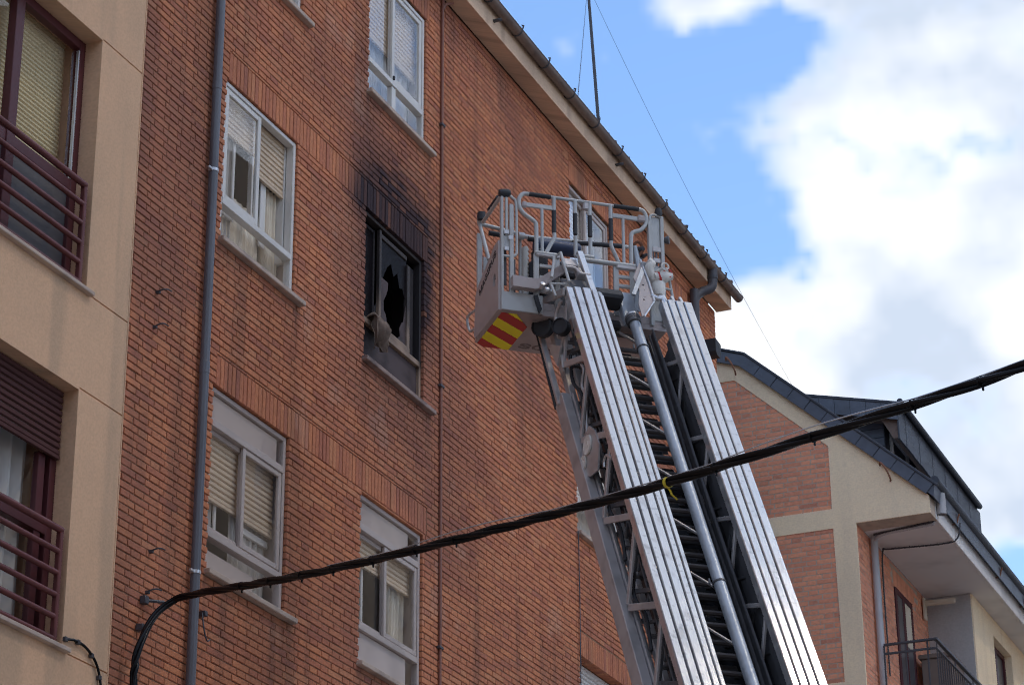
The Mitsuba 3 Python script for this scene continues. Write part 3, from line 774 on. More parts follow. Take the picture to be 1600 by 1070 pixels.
for i, (a, b, c, d) in enumerate(LW):
    yf = YB + 0.14
    up = i % 2 == 0
    m = bars(MB(), a, b - 0.002, c, d - 0.002, 0.075, yf, yf + 0.07)
    zr = c + 0.78
    m.bx(a + 0.075, b - 0.075, yf + 0.002, yf + 0.068, zr, zr + 0.09, 0.004)
    if not up:
        m.bx(b - 0.20, b - 0.12, yf + 0.012, yf + 0.06, c + 0.075, d - 0.5, 0.004)
    m.bx(b - 0.90, b - 0.80, yf - 0.008, yf + 0.062, c + 0.075, d - 0.08, 0.004)
    k = put(G + '__window', m, 'mat_maroon', label=['maroon window with pale blind behind the pane', 'maroon window with dark shutter and white curtain', None, None][i])
    if up:
        pane(k + '__pane', b - 0.81, b - 0.07, zr + 0.08, d - 0.07, yf + 0.03, 0.003, 41 + i)
        pane(k + '__pane', a + 0.07, b - 0.89, zr + 0.08, d - 0.07, yf + 0.03, 0.003, 42 + i)
        slats(k + '__blind', a + 0.05, b - 0.05, zr - 0.1, d + 0.0, yf + 0.16, 'mat_yellow_blind', 0.036)
        put(k + '__lower_panel', MB().bx(a + 0.07, b - 0.07, yf + 0.03, yf + 0.04, c + 0.07, zr + 0.005), 'mat_grey_glass')
        put(k + '__glazing_bead', MB().bx(b - 0.092, b - 0.078, yf - 0.004, yf + 0.02, zr + 0.09, d - 0.1, 0.002), 'mat_zinc')
    else:
        slats(k + '__shutter', a + 0.02, b - 0.02, d - 0.48, d - 0.004, yf - 0.02, 'mat_shutter_maroon')
        pane(k + '__pane', a + 0.07, b - 0.19, c + 0.07, d - 0.45, yf + 0.035, 0.002, 51 + i)
        drape(k + '__curtain', a + 0.05, b - 0.16, c + 0.02, d - 0.2, yf + 0.15, 'mat_curtain', 0.025, 14, 52 + i)
    room(k + '__room', a, b, c, d, yf + 0.3, deep=0.45)
    put(k + '__sill', MB().bx(a - 0.05, b + 0.05, YB - 0.045, YB + 0.145, c - 0.034, c - 0.002, 0.005), 'mat_stone')
    # bar railing in front of the lower part
    rl = put(G + '__window_railing', MB().bx(b - 0.10, b - 0.06, YB + 0.0, YB + 0.04, c + 0.012, c + 0.80, 0.006), 'mat_maroon_rail')
    for j in range(6):
        zz = c + 0.035 + j * 0.152
        put(rl + '__rail', MB().tube([(a + 0.03, YB + 0.02 - 0.004 * (j == 5), zz), (b - 0.075, YB + 0.02 - 0.004 * (j == 5), zz)], 0.021 + 0.004 * (j == 5), 10), 'mat_maroon_rail', smooth=40)
    put(rl + '__post', MB().bx(a + 0.06, a + 0.1, YB + 0.0, YB + 0.04, c + 0.012, c + 0.80, 0.006), 'mat_maroon_rail')

lc = spline([(13.80, 9.125, 5.012), (13.91, 9.12, 5.03), (14.05, 9.12, 5.015), (14.18, 9.12, 4.94), (14.25, 9.12, 4.80), (14.27, 9.12, 4.6), (14.27, 9.12, 3.8)], 8)
k = tag('loose_cable', 'thin black cable looping over the beige wall below its lower window', 'cable')
put(k + '__wire', MB().tube(lc, 0.010, 6), 'mat_cable', smooth=40)
for i in (0, 10, 20, 29):
    put(k + '__clip', MB().box(lc[i] + V(0, 0.005, 0), (0.016, 0.014, 0.016), I3, 0.004), 'mat_iron')

# ------------------------------------------------------------------ gabled house on the right
H = tag('gable_house', 'brick and cream rendered house with dark slate roof, dormer and balcony', 'house')
XG = 30.0
prof = [(8.04, GZ), (8.04, 10.93), (7.07, 10.93), (7.07, 11.16), (9.5, 13.38), (9.8, 13.46), (11.5, 14.07), (14.0, 13.2), (16, 12), (16, GZ)]
P1 = sg.Polygon([(9.95, 13.17), (9.58, 13.17), (8.345, 12.03), (8.345, 11.165), (9.95, 11.165)])
P2 = sg.Polygon([(9.95, 10.90), (8.345, 10.90), (8.315, 8.87), (9.95, 8.87)])
P3 = sg.Polygon([(9.95, 8.60), (8.315, 8.60), (8.315, 6.6), (9.95, 6.6)])
rest_p = sg.Polygon([(10.2, 13.17), (15, 12.2), (15, 6.6), (10.2, 6.6)])
front = sg.Polygon(prof)
ex, ez = (0, 1, 0), (0, 0, 1)
put(H + '__gable_wall', MB().prism(front.difference(P1).difference(P2).difference(P3), (XG, 0, 0), ex, ez, (1, 0, 0), 0.03), 'mat_plaster_gable')
front2 = front.difference(sg.box(7.9, GZ - 1, 8.046, 10.929))
put(H + '__wall', MB().prism(front2, (XG + 0.0165, 0, 0), ex, ez, (1, 0, 0), 0.35).bx(XG + 0.3675, 46, 8.046, 16, GZ, 10.93), 'mat_gable_mortar')
allP, allUV = [], []
for poly, sd in ((P1, 1), (P2, 2), (P3, 3)):
    y0, z0, y1, z1 = poly.bounds
    rr = [q for q in flemish(-y1, -y0, z0, z1, 0.066, 0.245, 0.118, 0.011)]
    ok = []
    for q in rr:
        bxp = sg.box(-q[1], q[2], -q[0], q[3])
        it = bxp.intersection(poly)
        if it.is_empty or it.area < 0.0006:
            continue
        b0 = it.bounds
        if it.area > 0.92 * (b0[2] - b0[0]) * (b0[3] - b0[1]):
            ok.append((-b0[2], -b0[0], b0[1], b0[3]))
        else:      # sloping top: shorten to a rectangle inside
            zc = (q[2] + q[3]) / 2
            ln = it.intersection(sg.LineString([(0, zc), (20, zc)]))
            if not ln.is_empty and ln.length > 0.02:
                ok.append((-ln.bounds[2], -ln.bounds[0], q[2], q[3]))
    p_, u_ = brick_arrays(ok, (XG + 0.012, 0, 0), (0, -1, 0), (0, 0, 1), (-1, 0, 0), 0.03, c=0.003, jit=0.0015, seed=40 + sd)
    allP.append(p_); allUV.append(u_)
# street side of the recess: brick wall with a door
DX0, DX1, DZ1 = 31.72, 32.58, 10.60
rr = flemish(30.034, 33.452, 8.0, 10.925, 0.066, 0.245, 0.118, 0.011)
rr = cut_rects(rr, [(DX0 - 0.02, DX1 + 0.26, 7, DZ1 + 0.02)])
z = 8.0
while z < DZ1:
    rr.append((DX1, DX1 + 0.245, z, z + 0.055)); z += 0.066
u = DX0
while u < DX1 + 0.2:
    rr.append((u, u + 0.052, DZ1, DZ1 + 0.01 + 0.24)); u += 0.063
rr = [q for q in rr if not (q[2] < DZ1 + 0.25 and q[3] > DZ1 + 0.02 and q[1] > DX0 and q[0] < DX1 + 0.2 and (q[1] - q[0]) > 0.06 and q[3] - q[2] < 0.1)]
p_, u_ = brick_arrays(rr, (0, 8.04, 0), (1, 0, 0), (0, 0, 1), (0, -1, 0), 0.014, c=0.003, jit=0.0015, seed=77)
p3 = np.vstack(allP + [p_]); u3 = np.vstack(allUV + [u_])
put_bricks(H, p3, u3, 'mat_gable_brick', 300)
dk = put(H + '__door', bars(MB(), DX0, DX1, 7.9, DZ1 - 0.002, 0.08, 8.022, 8.05).bx(DX0 + 0.36, DX0 + 0.46, 8.024, 8.05, 7.98, DZ1 - 0.08, 0.004), 'mat_maroon')
put(dk + '__pane', MB().bx(DX0 + 0.08, DX1 - 0.08, 8.034, 8.042, 7.98, DZ1 - 0.08), 'mat_grey_glass')
put(dk + '__curtain', MB().bx(DX0 + 0.48, DX1 - 0.1, 8.027, 8.033, 9.9, DZ1 - 0.1), 'mat_curtain_cream')
# projecting front beyond the balcony, with a window
pf = m3.Manifold.cube((12.5, 0.7, 10.93 - GZ)).translate((33.47, 7.40, GZ))
pf = pf - m3.Manifold.cube((1.12, 0.28, 1.7)).translate((34.66, 7.3, 8.96))
put(H + '__front_wall', pf, 'mat_plaster_gable')
put(H + '__recess_side', MB().bx(33.455, 33.4695, 7.42, 8.035, 8.2, 10.925), 'mat_plaster_grey', label='grey side wall of the balcony recess')
wk = put(H + '__window', bars(MB(), 34.665, 35.775, 8.97, 10.655, 0.06, 7.50, 7.56).bx(35.18, 35.26, 7.505, 7.555, 9.03, 10.59, 0.004), 'mat_maroon')
pane(wk + '__pane', 34.72, 35.72, 9.02, 10.60, 7.53, 0.001, 71, 'mat_grey_glass')
# eave: soffit, fascia, gutter
put(H + '__eave', MB().bx(30.29, 46, 7.11, 8.04, 10.935, 11.05).bx(30.29, 46, 7.062, 7.109, 10.931, 11.30, 0.006), 'mat_fascia_grey')
ghx = np.linspace(30.0, 46, 20)
gk = put(H + '__gutter', MB().tube([(x, 6.985, 11.35) for x in ghx], 0.06, 10), 'mat_slate_dark', smooth=40)
for x in (31.15, 33.55, 35.0, 36.4):
    put(gk + '__bracket', MB().tube([(x, 7.062, 11.13), (x, 7.0, 11.15), (x, 6.96, 11.27)], 0.011, 6).tube([(x, 7.062, 11.20), (x, 6.98, 11.23)], 0.011, 6), 'mat_rust', smooth=40)
rprof = [(6.98, 11.29), (9.40, 13.49), (9.80, 13.63), (11.5, 14.25), (14.2, 13.3), (14.2, 13.1), (11.5, 14.06), (9.78, 13.455), (9.42, 13.33), (7.0, 11.12)]
rf = put(H + '__roof', MB().prism(rprof, (29.965, 0, 0), ex, ez, (1, 0, 0), 16.0), 'mat_slate')
# slate verge: one piece at a time
dirs = unit(V(0, 2.42, 2.20))
nrm = V(0, -dirs[2], dirs[1])
L_ = math.hypot(2.42, 2.20)
n = 11
for i in range(n):
    l0, l1 = L_ * i / n + 0.004, L_ * (i + 1) / n - 0.004
    c_ = V(29.952 - 0.003 * (i % 2), 6.98, 11.29) + dirs * (l0 + l1) / 2 - nrm * 0.085
    put(rf + '__verge_slate', MB().box(c_, (0.009, (l1 - l0) / 2, 0.085), [V(1, 0, 0), dirs, nrm], 0.003), 'mat_slate')
d2 = unit(V(0, 2.1, 0.76)); n2 = V(0, -d2[2], d2[1])
for i in range(6):
    c_ = V(29.952 - 0.003 * (i % 2), 9.41, 13.49) + d2 * (0.17 + 0.36 * i) - n2 * 0.085
    put(rf + '__verge_slate', MB().box(c_, (0.009, 0.176, 0.08), [V(1, 0, 0), d2, n2], 0.003), 'mat_slate')
put(rf + '__verge_cap', MB().beam(V(29.945, 6.93, 11.25), V(29.945, 9.41, 13.505), 0.05, 0.03, (1, 0, 0)).beam(V(29.946, 9.41, 13.505), V(29.946, 11.5, 14.265), 0.05, 0.03, (1, 0, 0)), 'mat_slate_dark')
# dormer
dm = put(H + '__dormer', MB().prism([(9.2, 13.02), (7.74, 12.645), (7.74, 11.92)], (30.62, 0, 0), ex, ez, (1, 0, 0), 3.75), 'mat_slate_dark')
put(dm + '__roof', MB().prism([(8.95, 12.98), (7.46, 12.60), (7.46, 12.54), (8.95, 12.92)], (30.3, 0, 0), ex, ez, (1, 0, 0), 4.3), 'mat_slate_dark')
put(dm + '__soffit', MB().prism([(8.9, 12.90), (7.50, 12.535), (7.50, 12.14), (7.56, 12.14), (7.72, 12.45), (8.8, 12.75)], (30.36, 0, 0), ex, ez, (1, 0, 0), 4.2), 'mat_soffit_brown')
x = 30.3
i = 0
while x < 34.55:
    put(dm + '__fascia_slate', MB().bx(x, x + 0.335, 7.462 - 0.004 * (i % 2), 7.485, 12.10, 12.55, 0.004), 'mat_slate_dark'); x += 0.345; i += 1
put(dm + '__gutter', MB().tube([(30.25, 7.42, 12.60), (34.6, 7.42, 12.58)], 0.04, 10), 'mat_slate_dark', smooth=40)
put(dm + '__verge', MB().beam(V(30.29, 7.42, 12.585), V(30.29, 8.97, 12.98), 0.04, 0.035, (1, 0, 0)), 'mat_slate_dark')
for i in range(7):
    ya, yb_ = 7.47 + i * 0.21, 7.47 + (i + 1) * 0.21 - 0.005
    za, zb = 12.60 + (ya - 7.46) * 0.255, 12.60 + (yb_ - 7.46) * 0.255
    put(dm + '__verge_slate', MB().prism([(ya, za - 0.01), (yb_, zb - 0.01), (yb_, zb - 0.24), (ya, za - 0.24)], (30.282 + 0.003 * (i % 2), 0, 0), ex, ez, (1, 0, 0), 0.015), 'mat_slate')
for i in range(6):
    z0 = 12.02 + i * 0.13
    y1 = min(9.0, 8.0 + i * 0.15)
    yl = 7.745
    y1 = 7.74 + max(0.12, (z0 + 0.05 - 11.97) * 1.08 + 0.02)
    put(dm + '__cheek_slate', MB().bx(30.60, 30.625, yl, min(y1, 9.0), z0, z0 + 0.124, 0.003), 'mat_slate')
wk = put(dm + '__window', bars(MB(), 30.85, 31.7, 12.0, 12.42, 0.05, 7.70, 7.745).bx(32.2, 33.6, 7.70, 7.745, 12.0, 12.42, 0.004), 'mat_fascia_grey')
# pipes
hp = put(H + '__downpipe', MB().tube(spline([(30.60, 7.975, GZ + 0.1), (30.60, 7.975, 8.0), (30.60, 7.975, 10.78), (30.58, 7.96, 10.86)], 6), 0.048, 14), 'mat_pipe_pale', smooth=40)
put(hp + '__socket', MB().lathe([(0.048, -0.02), (0.053, -0.018), (0.053, 0.018), (0.048, 0.02)], (30.60, 7.975, 10.1), (0, 0, 1), 14), 'mat_pipe_pale', smooth=40)
put(hp + '__branch', MB().tube(spline([(30.58, 7.96, 10.85), (30.50, 7.85, 10.90), (30.42, 7.5, 10.90), (30.38, 7.12, 10.905)], 6), 0.022, 8), 'mat_pipe_pale', smooth=40)
put(H + '__outlet_pipe', MB().lathe([(0.055, -0.16), (0.06, -0.15), (0.06, 0.1), (0.055, 0.12)], (30.34, 7.0, 11.16), (0, 0, 1), 14), 'mat_pipe_pale', smooth=40)
put(H + '__wire', MB().tube(spline([(31.3, 6.99, 11.2), (31.25, 7.03, 10.98), (31.2, 7.2, 10.91), (31.12, 7.9, 10.91), (31.1, 8.0, 10.88), (31.08, 8.015, 10.4), (31.1, 8.015, 9.2)], 7), 0.012, 6), 'mat_iron', smooth=40)
put(H + '__wire', MB().tube(spline([(30.34, 7.07, 11.15), (30.34, 7.09, 10.95), (30.36, 7.3, 10.915), (30.5, 7.95, 10.915)], 7), 0.014, 6), 'mat_iron', smooth=40)
put(H + '__awning_arm', MB().beam((33.2, 8.02, 10.785), (33.2, 7.57, 10.775), 0.06, 0.07, (1, 0, 0), 0.01).bx(33.15, 33.26, 7.99, 8.02, 10.55, 10.86, 0.005), 'mat_curtain_cream')
for y_, z_ in ((9.66, 13.45), (7.66, 11.63)):
    m = MB().tube(spline([(29.94, y_, z_), (29.88, y_ - 0.02, z_ + 0.02), (29.86, y_ - 0.09, z_ - 0.08), (29.90, y_ - 0.13, z_ - 0.2), (29.95, y_ - 0.12, z_ - 0.23)], 5), 0.012, 6)
    put(H + '__verge_hook', m, 'mat_rust', smooth=40)
# balcony
bk = put(H + '__balcony', MB().bx(30.45, 33.44, 7.2, 8.03, 8.20, 8.36, 0.01), 'mat_plaster_grey')
put(bk + '__hand_rail', MB().beam((30.52, 7.25, 9.44), (33.4, 7.25, 9.44), 0.05, 0.035, (0, 1, 0)).beam((30.52, 7.23, 9.438), (30.52, 7.92, 9.438), 0.04, 0.03, (1, 0, 0)), 'mat_iron')
put(bk + '__lower_rail', MB().beam((30.52, 7.25, 9.32), (33.4, 7.25, 9.32), 0.03, 0.02, (0, 1, 0)).beam((30.52, 7.26, 9.32), (30.52, 7.92, 9.32), 0.02, 0.03, (1, 0, 0)).beam((30.52, 7.25, 8.45), (33.4, 7.25, 8.45), 0.03, 0.02, (0, 1, 0)), 'mat_iron')
for i, x in enumerate(np.arange(30.56, 33.38, 0.118)):
    put(bk + '__bar', MB().tube([(x, 7.25, 8.37), (x, 7.25, 9.43 if i % 8 == 0 else 9.32)], 0.009, 6), 'mat_iron', smooth=40)
for y_ in (7.36, 7.64, 7.92):
    put(bk + '__bar', MB().tube([(30.52, y_, 8.37), (30.52, y_, 9.43)], 0.012, 6), 'mat_iron', smooth=40)
put('balcony_cabinet', MB().bx(32.55, 33.30, 7.55, 7.95, 8.362, 9.80, 0.01).bx(32.52, 33.33, 7.52, 7.98, 9.801, 9.86, 0.008), 'mat_soffit_brown', label='brown cabinet standing on the balcony of the house', cat='cabinet')

# ------------------------------------------------------------------ antenna mast on the roof
A_ = tag('antenna_mast', 'thin dark antenna mast with guy wires on the brick building roof', 'antenna')
base, top = V(27.25, 10.3, 14.30), V(26.62, 10.3, 18.6)
put(A_ + '__mast', MB().tube([base, base * 0.5 + top * 0.5, top], [0.026, 0.022, 0.018], 8), 'mat_iron', smooth=40)
gp = base + (top - base) * 0.78
for e, sag in ((V(30.8, 8.98, 13.22), 0.16), (V(26.03, 10.3, 14.45), 0.01), (V(26.12, 10.35, 14.45), 0.01)):
    t = np.linspace(0, 1, 24)[:, None]
    put(A_ + '__guy_wire', MB().tube(gp * (1 - t) + e * t - V(0, 0, 1) * sag * 4 * t * (1 - t), 0.0024, 5), 'mat_iron', smooth=40)

# ------------------------------------------------------------------ overhead cable
C_ = tag('overhead_cable', 'black twisted cable bundle slung across the street in front of the ladder', 'cable')
ctrl = [(14.58, 9.06, 2.5), (14.57, 9.06, 4.6), (14.57, 9.06, 5.03), (14.63, 9.055, 5.23), (14.765, 9.04, 5.44), (14.86, 8.97, 5.555), (14.80, 8.77, 5.57),
        (14.29, 7.83, 5.39), (13.85, 6.99, 5.255), (13.42, 6.16, 5.145), (13.00, 5.35, 5.05), (12.61, 4.61, 4.965), (12.23, 3.88, 4.905), (11.72, 2.90, 4.835), (11.34, 2.16, 4.80), (10.4, 0.35, 4.78), (8.8, -2.9, 4.9)]
cp = spline(ctrl, 40)
cp = np.vstack([[np.convolve(np.pad(cp[:, k], 12, mode='edge'), np.ones(25) / 25, 'valid')] for k in range(3)]).T
seg = np.linalg.norm(np.diff(cp, axis=0), axis=1); s_ = np.concatenate([[0], np.cumsum(seg)])
ss = np.arange(0, s_[-1], 0.02)
cp = np.stack([np.interp(ss, s_, cp[:, k]) for k in range(3)], 1)
t_ = np.gradient(cp, axis=0); t_ /= np.linalg.norm(t_, axis=1, keepdims=True)
a_ = np.cross(t_, [0.1, 0.05, 1.0]); a_ /= np.linalg.norm(a_, axis=1, keepdims=True)
b_ = np.cross(t_, a_)
for i in range(3):
    ph = ss * 2 * np.pi / 1.35 + i * 2 * np.pi / 3 + 0.5 * np.sin(ss * 1.7)
    rr_ = 0.0145 + 0.001 * np.sin(ss * 3 + i)
    put(C_ + '__strand', MB().tube(cp + rr_[:, None] * (np.cos(ph)[:, None] * a_ + np.sin(ph)[:, None] * b_), 0.0148, 10), 'mat_cable', smooth=60)
bow = 0.030 + 0.028 * np.clip(np.sin(ss * 2.2), 0, 1)
i0 = int(np.argmin(np.linalg.norm(cp - V(14.0, 7.3, 5.3), axis=1)))
put(C_ + '__carrier_wire', MB().tube(cp[i0:] + bow[i0:, None] * V(0, 0, 1), 0.004, 5), 'mat_zinc', smooth=60)
for (px, py) in ((14.5, 8.2), (14.32, 7.9), (14.15, 7.55), (13.98, 7.25), (13.78, 6.85), (13.58, 6.45), (13.38, 6.1), (12.32, 4.06), (11.99, 3.42), (11.66, 2.8), (11.45, 2.4)):
    i = int(np.argmin(np.hypot(cp[:, 0] - px, cp[:, 1] - py)))
    m = MB().lathe([(0.026, -0.006), (0.0305, -0.005), (0.0305, 0.005), (0.026, 0.006)], cp[i], t_[i], 12)
    m.box(cp[i] - V(0, 0, 0.040) + t_[i] * 0.01, (0.006, 0.005, 0.010), I3, 0.002)
    put(C_ + '__tie', m, 'mat_cable', smooth=40)
i = int(np.argmin(np.hypot(cp[:, 0] - 12.50, cp[:, 1] - 4.40)))
m = MB().lathe([(0.028, -0.011), (0.032, -0.010), (0.031, 0.0), (0.032, 0.010), (0.028, 0.011)], cp[i], t_[i], 12)
tv = np.array([(0, 0, 0), (0.012, -0.01, -0.02), (0.004, -0.02, -0.045), (0.012, -0.035, -0.06), (0.025, -0.045, -0.072)])
m.add(np.vstack([cp[i] + tv + t_[i] * -0.008 - V(0, 0, 0.028), cp[i] + tv + t_[i] * 0.008 - V(0, 0, 0.028)]), [f for q in range(4) for f in ((q, q + 1, q + 6), (q, q + 6, q + 5))])
put(C_ + '__yellow_tape', m, 'mat_tape', smooth=40)

# ------------------------------------------------------------------ aerial ladder
O = V(17.046714784, 6.2874493699, 8.3592760149)
Ld, Wd, Nd = V(0.36343986, 0.32458729, 0.8732437), V(0.66611558, -0.74584853, 0.0), V(-0.65130753, -0.58168114, 0.48728373)
Fd = V(0.74584853, 0.66611558, 0.0)
UP = V(0, 0, 1)


def LP(w, l, n):
    return O + Wd * w + Ld * l + Nd * n


def CP(w, f, z):
    return O + Wd * w + Fd * f + UP * z


AX = np.array([Wd, Nd, Ld])
K = tag('aerial_ladder', 'grey extended fire engine ladder with nested rails and a water pipe', 'fire ladder')


def lbox(m, w0, w1, l0, l1, n0, n1, b=0.004):
    return m.box(LP((w0 + w1) / 2, (l0 + l1) / 2, (n0 + n1) / 2), (abs(w1 - w0) / 2, abs(n1 - n0) / 2, abs(l1 - l0) / 2), AX, b)


LEN = -8.4
lr = [(-.511, -.453, 0.0), (-.442, -.382, 0.018), (-.371, -.305, 0.022), (-.297, -.250, 0.02), (-.243, -.206, -0.05)]
rrl = [(.281, .333, -0.01), (.341, .401, 0.012), (.410, .470, 0.012), (.480, .546, 0.012)]
for w0, w1, l1 in lr + rrl:
    m = MB()
    lbox(m, w0, w1, LEN, l1, -0.075, 0.0, 0.006)
    key = put(K + '__upper_rail', m, 'mat_alu')
# bolts and marks along the rails
bl = np.random.default_rng(3)
# rail tip pieces
put(K + '__rail_tip', MB().tube(spline([LP(-.225, -.06, -.02), LP(-.225, 0.0, -.03), LP(-.24, 0.05, -.09), LP(-.25, 0.07, -.16)], 5), 0.018, 8), 'mat_alu', smooth=40)
put(K + '__rail_tip', MB().tube(spline([LP(.307, -.05, -.02), LP(.295, 0.03, -.005), LP(.26, 0.0, .0), LP(.21, .03, -.0)], 6), 0.020, 8), 'mat_alu', smooth=40)
for w in (.335, .405, .475):
    put(K + '__rail_tip', MB().beam(LP(w, 0.0, -0.03), LP(w - 0.012, 0.075, -0.03), 0.022, 0.05, Wd), 'mat_alu')
# lower rails
sides = {-1: [(-.53, -.455, -.70, -.655, -.50), (-.44, -.385, .15, -.60, -.53), (-.365, -.315, .2, -.56, -.50)], 1: [(.465, .546, -.10, -.655, -.50), (.395, .45, .1, -.60, -.53), (.30, .37, .2, -.56, -.50)]}
for sgn, lst in sides.items():
    for w0, w1, l1, n0, n1 in lst:
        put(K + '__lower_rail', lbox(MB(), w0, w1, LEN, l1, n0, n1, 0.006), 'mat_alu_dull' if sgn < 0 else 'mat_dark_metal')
put(K + '__rail_lip', lbox(MB(), -.45, -.43, LEN, -.72, -.515, -.475, 0.003), 'mat_alu')
# zigzag braces, one set per nested section and side
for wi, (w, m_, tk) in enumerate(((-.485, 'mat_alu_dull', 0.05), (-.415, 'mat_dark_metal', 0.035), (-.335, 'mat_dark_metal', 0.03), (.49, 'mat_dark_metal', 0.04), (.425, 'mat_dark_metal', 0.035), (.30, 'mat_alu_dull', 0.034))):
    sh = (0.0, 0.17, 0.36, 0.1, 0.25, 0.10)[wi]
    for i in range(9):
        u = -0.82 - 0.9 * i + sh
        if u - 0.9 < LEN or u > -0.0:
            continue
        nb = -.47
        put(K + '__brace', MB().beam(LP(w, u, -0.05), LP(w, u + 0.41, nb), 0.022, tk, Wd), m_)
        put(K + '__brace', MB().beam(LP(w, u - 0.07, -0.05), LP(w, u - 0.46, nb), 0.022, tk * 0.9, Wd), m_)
put(K + '__brace', MB().beam(LP(-.53, -.05, -.02), LP(-.53, .30, -.385), 0.024, 0.062, Wd), 'mat_alu_dull')
put(K + '__brace', MB().beam(LP(-.485, -.06, -.07), LP(-.485, -.5, -.46), 0.024, 0.05, Wd), 'mat_alu_dull')
# rungs of the nested sections, seen through the gap between the rails
for si, (n0, ph, wr, m_) in enumerate(((-.44, 0.0, .30, 'mat_rung'), (-.50, .11, .37, 'mat_rung'), (-.56, .2, .44, 'mat_dark_metal'))):
    for i in range(18):
        l = 0.06 - ph - 0.3 * i
        put(K + '__rung', MB().tube([LP(-wr, l, n0), LP(wr, l, n0)], 0.02, 8), m_, smooth=40)
for i in range(10):
    l = -0.05 - 0.56 * i
    put(K + '__stay_rod', MB().tube([LP(-.26, l + .17, -.30), LP(.13, l - .16, -.30)], 0.011, 6), 'mat_alu_dull', smooth=40)
for i in range(14):      # black tread plates between the rungs near the tip
    l = -0.04 - 0.3 * i
    put(K + '__cover_strip', lbox(MB(), -.265, .30, l - .21, l - .09, -.64, -.625, 0.004), 'mat_rung')
    put(K + '__tread_pad', lbox(MB(), -.26, .22, l - .045, l + .045, -.60 + 0.004 * (i % 2), -.57, 0.01), 'mat_rubber')
# inner side plates on the right: stacked dark profiles
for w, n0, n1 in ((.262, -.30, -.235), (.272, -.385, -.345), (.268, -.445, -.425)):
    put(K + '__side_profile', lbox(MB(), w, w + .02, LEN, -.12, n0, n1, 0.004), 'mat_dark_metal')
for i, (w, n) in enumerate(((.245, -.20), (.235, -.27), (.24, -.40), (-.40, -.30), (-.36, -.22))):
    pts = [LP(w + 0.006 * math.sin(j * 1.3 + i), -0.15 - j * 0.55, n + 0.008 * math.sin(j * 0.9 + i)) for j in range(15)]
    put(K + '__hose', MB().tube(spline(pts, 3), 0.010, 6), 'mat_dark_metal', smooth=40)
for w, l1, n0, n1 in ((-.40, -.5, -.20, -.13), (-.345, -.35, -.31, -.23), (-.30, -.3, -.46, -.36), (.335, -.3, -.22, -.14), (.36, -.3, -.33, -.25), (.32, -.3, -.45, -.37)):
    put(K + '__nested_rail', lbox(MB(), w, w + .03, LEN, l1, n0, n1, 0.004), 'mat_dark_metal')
put(K + '__cable_tray', lbox(MB(), -.285, -.27, LEN, -.35, -.62, -.12, 0.003), 'mat_iron')
put(K + '__cable_tray', lbox(MB(), .385, .40, LEN, -.35, -.62, -.12, 0.003), 'mat_iron')
for w, ph, m_ in ((-.36, .30, 'mat_dark_metal'), (-.30, .62, 'mat_alu_dull'), (.36, .55, 'mat_dark_metal')):
    for i in range(10):
        u = -0.25 - ph - 0.75 * i
        if u - .5 > LEN:
            put(K + '__inner_brace', MB().beam(LP(w, u, -0.09), LP(w, u - .34, -.46), 0.02, 0.024, Wd), m_)
            put(K + '__inner_brace', MB().beam(LP(w, u, -0.09), LP(w, u + .30, -.46), 0.02, 0.024, Wd), m_)
put(K + '__bottom_plate', lbox(MB(), -.27, .385, LEN, -1.55, -.66, -.64, 0.003), 'mat_rubber')
# water pipe
put(K + '__water_pipe', MB().tube([LP(.045, -.18, -.1), LP(.045, -0.56, -.1), LP(.047, -3.19, -.1), LP(.05, -5.5, -.1), LP(.05, LEN, -.1)], [0.043, 0.043, 0.043, 0.045, 0.048], 20), 'mat_pipe_alu', smooth=40)
for l, r_ in ((-.56, .050), (-3.19, .050), (-5.6, .052)):
    m = MB().lathe([(0.043, -.008), (r_, -.007), (r_, .007), (.043, .008)], LP(.045, l, -.1), Ld, 20)
    m.tube([LP(-.03, l - .01, -.1), LP(-.03, l + .03, -.09)], 0.008, 6)
    put(K + '__pipe_clamp', m, 'mat_dark_metal', smooth=40)
put(K + '__pipe_collar', MB().lathe([(0.045, -.05), (.056, -.045), (.056, -.01), (.060, -.008), (.060, .02), (.050, .024)], LP(.04, -.20, -.1), Ld, 20), 'mat_dark_metal', smooth=40)
put(K + '__pipe_flange', MB().lathe([(0.05, -.012), (.061, -.010), (.061, .008), (.05, .012)], LP(.04, -.165, -.1), Ld, 20), 'mat_zinc', smooth=40)
# carrier slab above the pipe and black tip covers
put(K + '__pipe_carrier', MB().box(LP(.06, .02, -.16), (.065, .03, .20), AX, 0.008), 'mat_pipe_alu')
put(K + '__tip_cover', lbox(MB(), -.25, .0, .02, .12, -.20, -.04, 0.02), 'mat_rubber')
put(K + '__tip_cover', lbox(MB(), -.24, .02, -.10, -.01, -.34, -.24, 0.02), 'mat_rubber')
put(K + '__tip_cover', lbox(MB(), -.30, -.2, .14, .32, -.30, -.12, 0.03), 'mat_rubber')
# right bracket plate with holes
pl = sg.Polygon([(.215, .50), (.105, .25), (.12, .08), (.075, -.10), (.07, -.27), (.10, -.25), (.215, -.05), (.225, .2)])
for hw, hl, hr in ((.168, .16, .011), (.165, .09, .006), (.15, 0.0, .006), (.13, -.04, .010)):
    pl = pl.difference(sg.Point(hw, hl).buffer(hr, 6))
bp = put(K + '__tip_bracket', MB().prism(pl, LP(0, 0, -0.012), Wd, Ld, Nd, 0.012), 'mat_cage_under')
put(bp + '__rim', MB().tube([LP(.216, .50, .004), LP(.225, .2, .004), LP(.217, -.05, .004)], 0.011, 8).tube([LP(.215, -.05, .004), LP(.085, -.27, .004)], 0.007, 6), 'mat_alu', smooth=40)
put(bp + '__shadow_arm', MB().prism([(.195, .38), (.20, .30), (.06, -.02), (.03, -.01)], LP(0, 0, 0.002), Wd, Ld, Nd, 0.02), 'mat_pipe_alu')
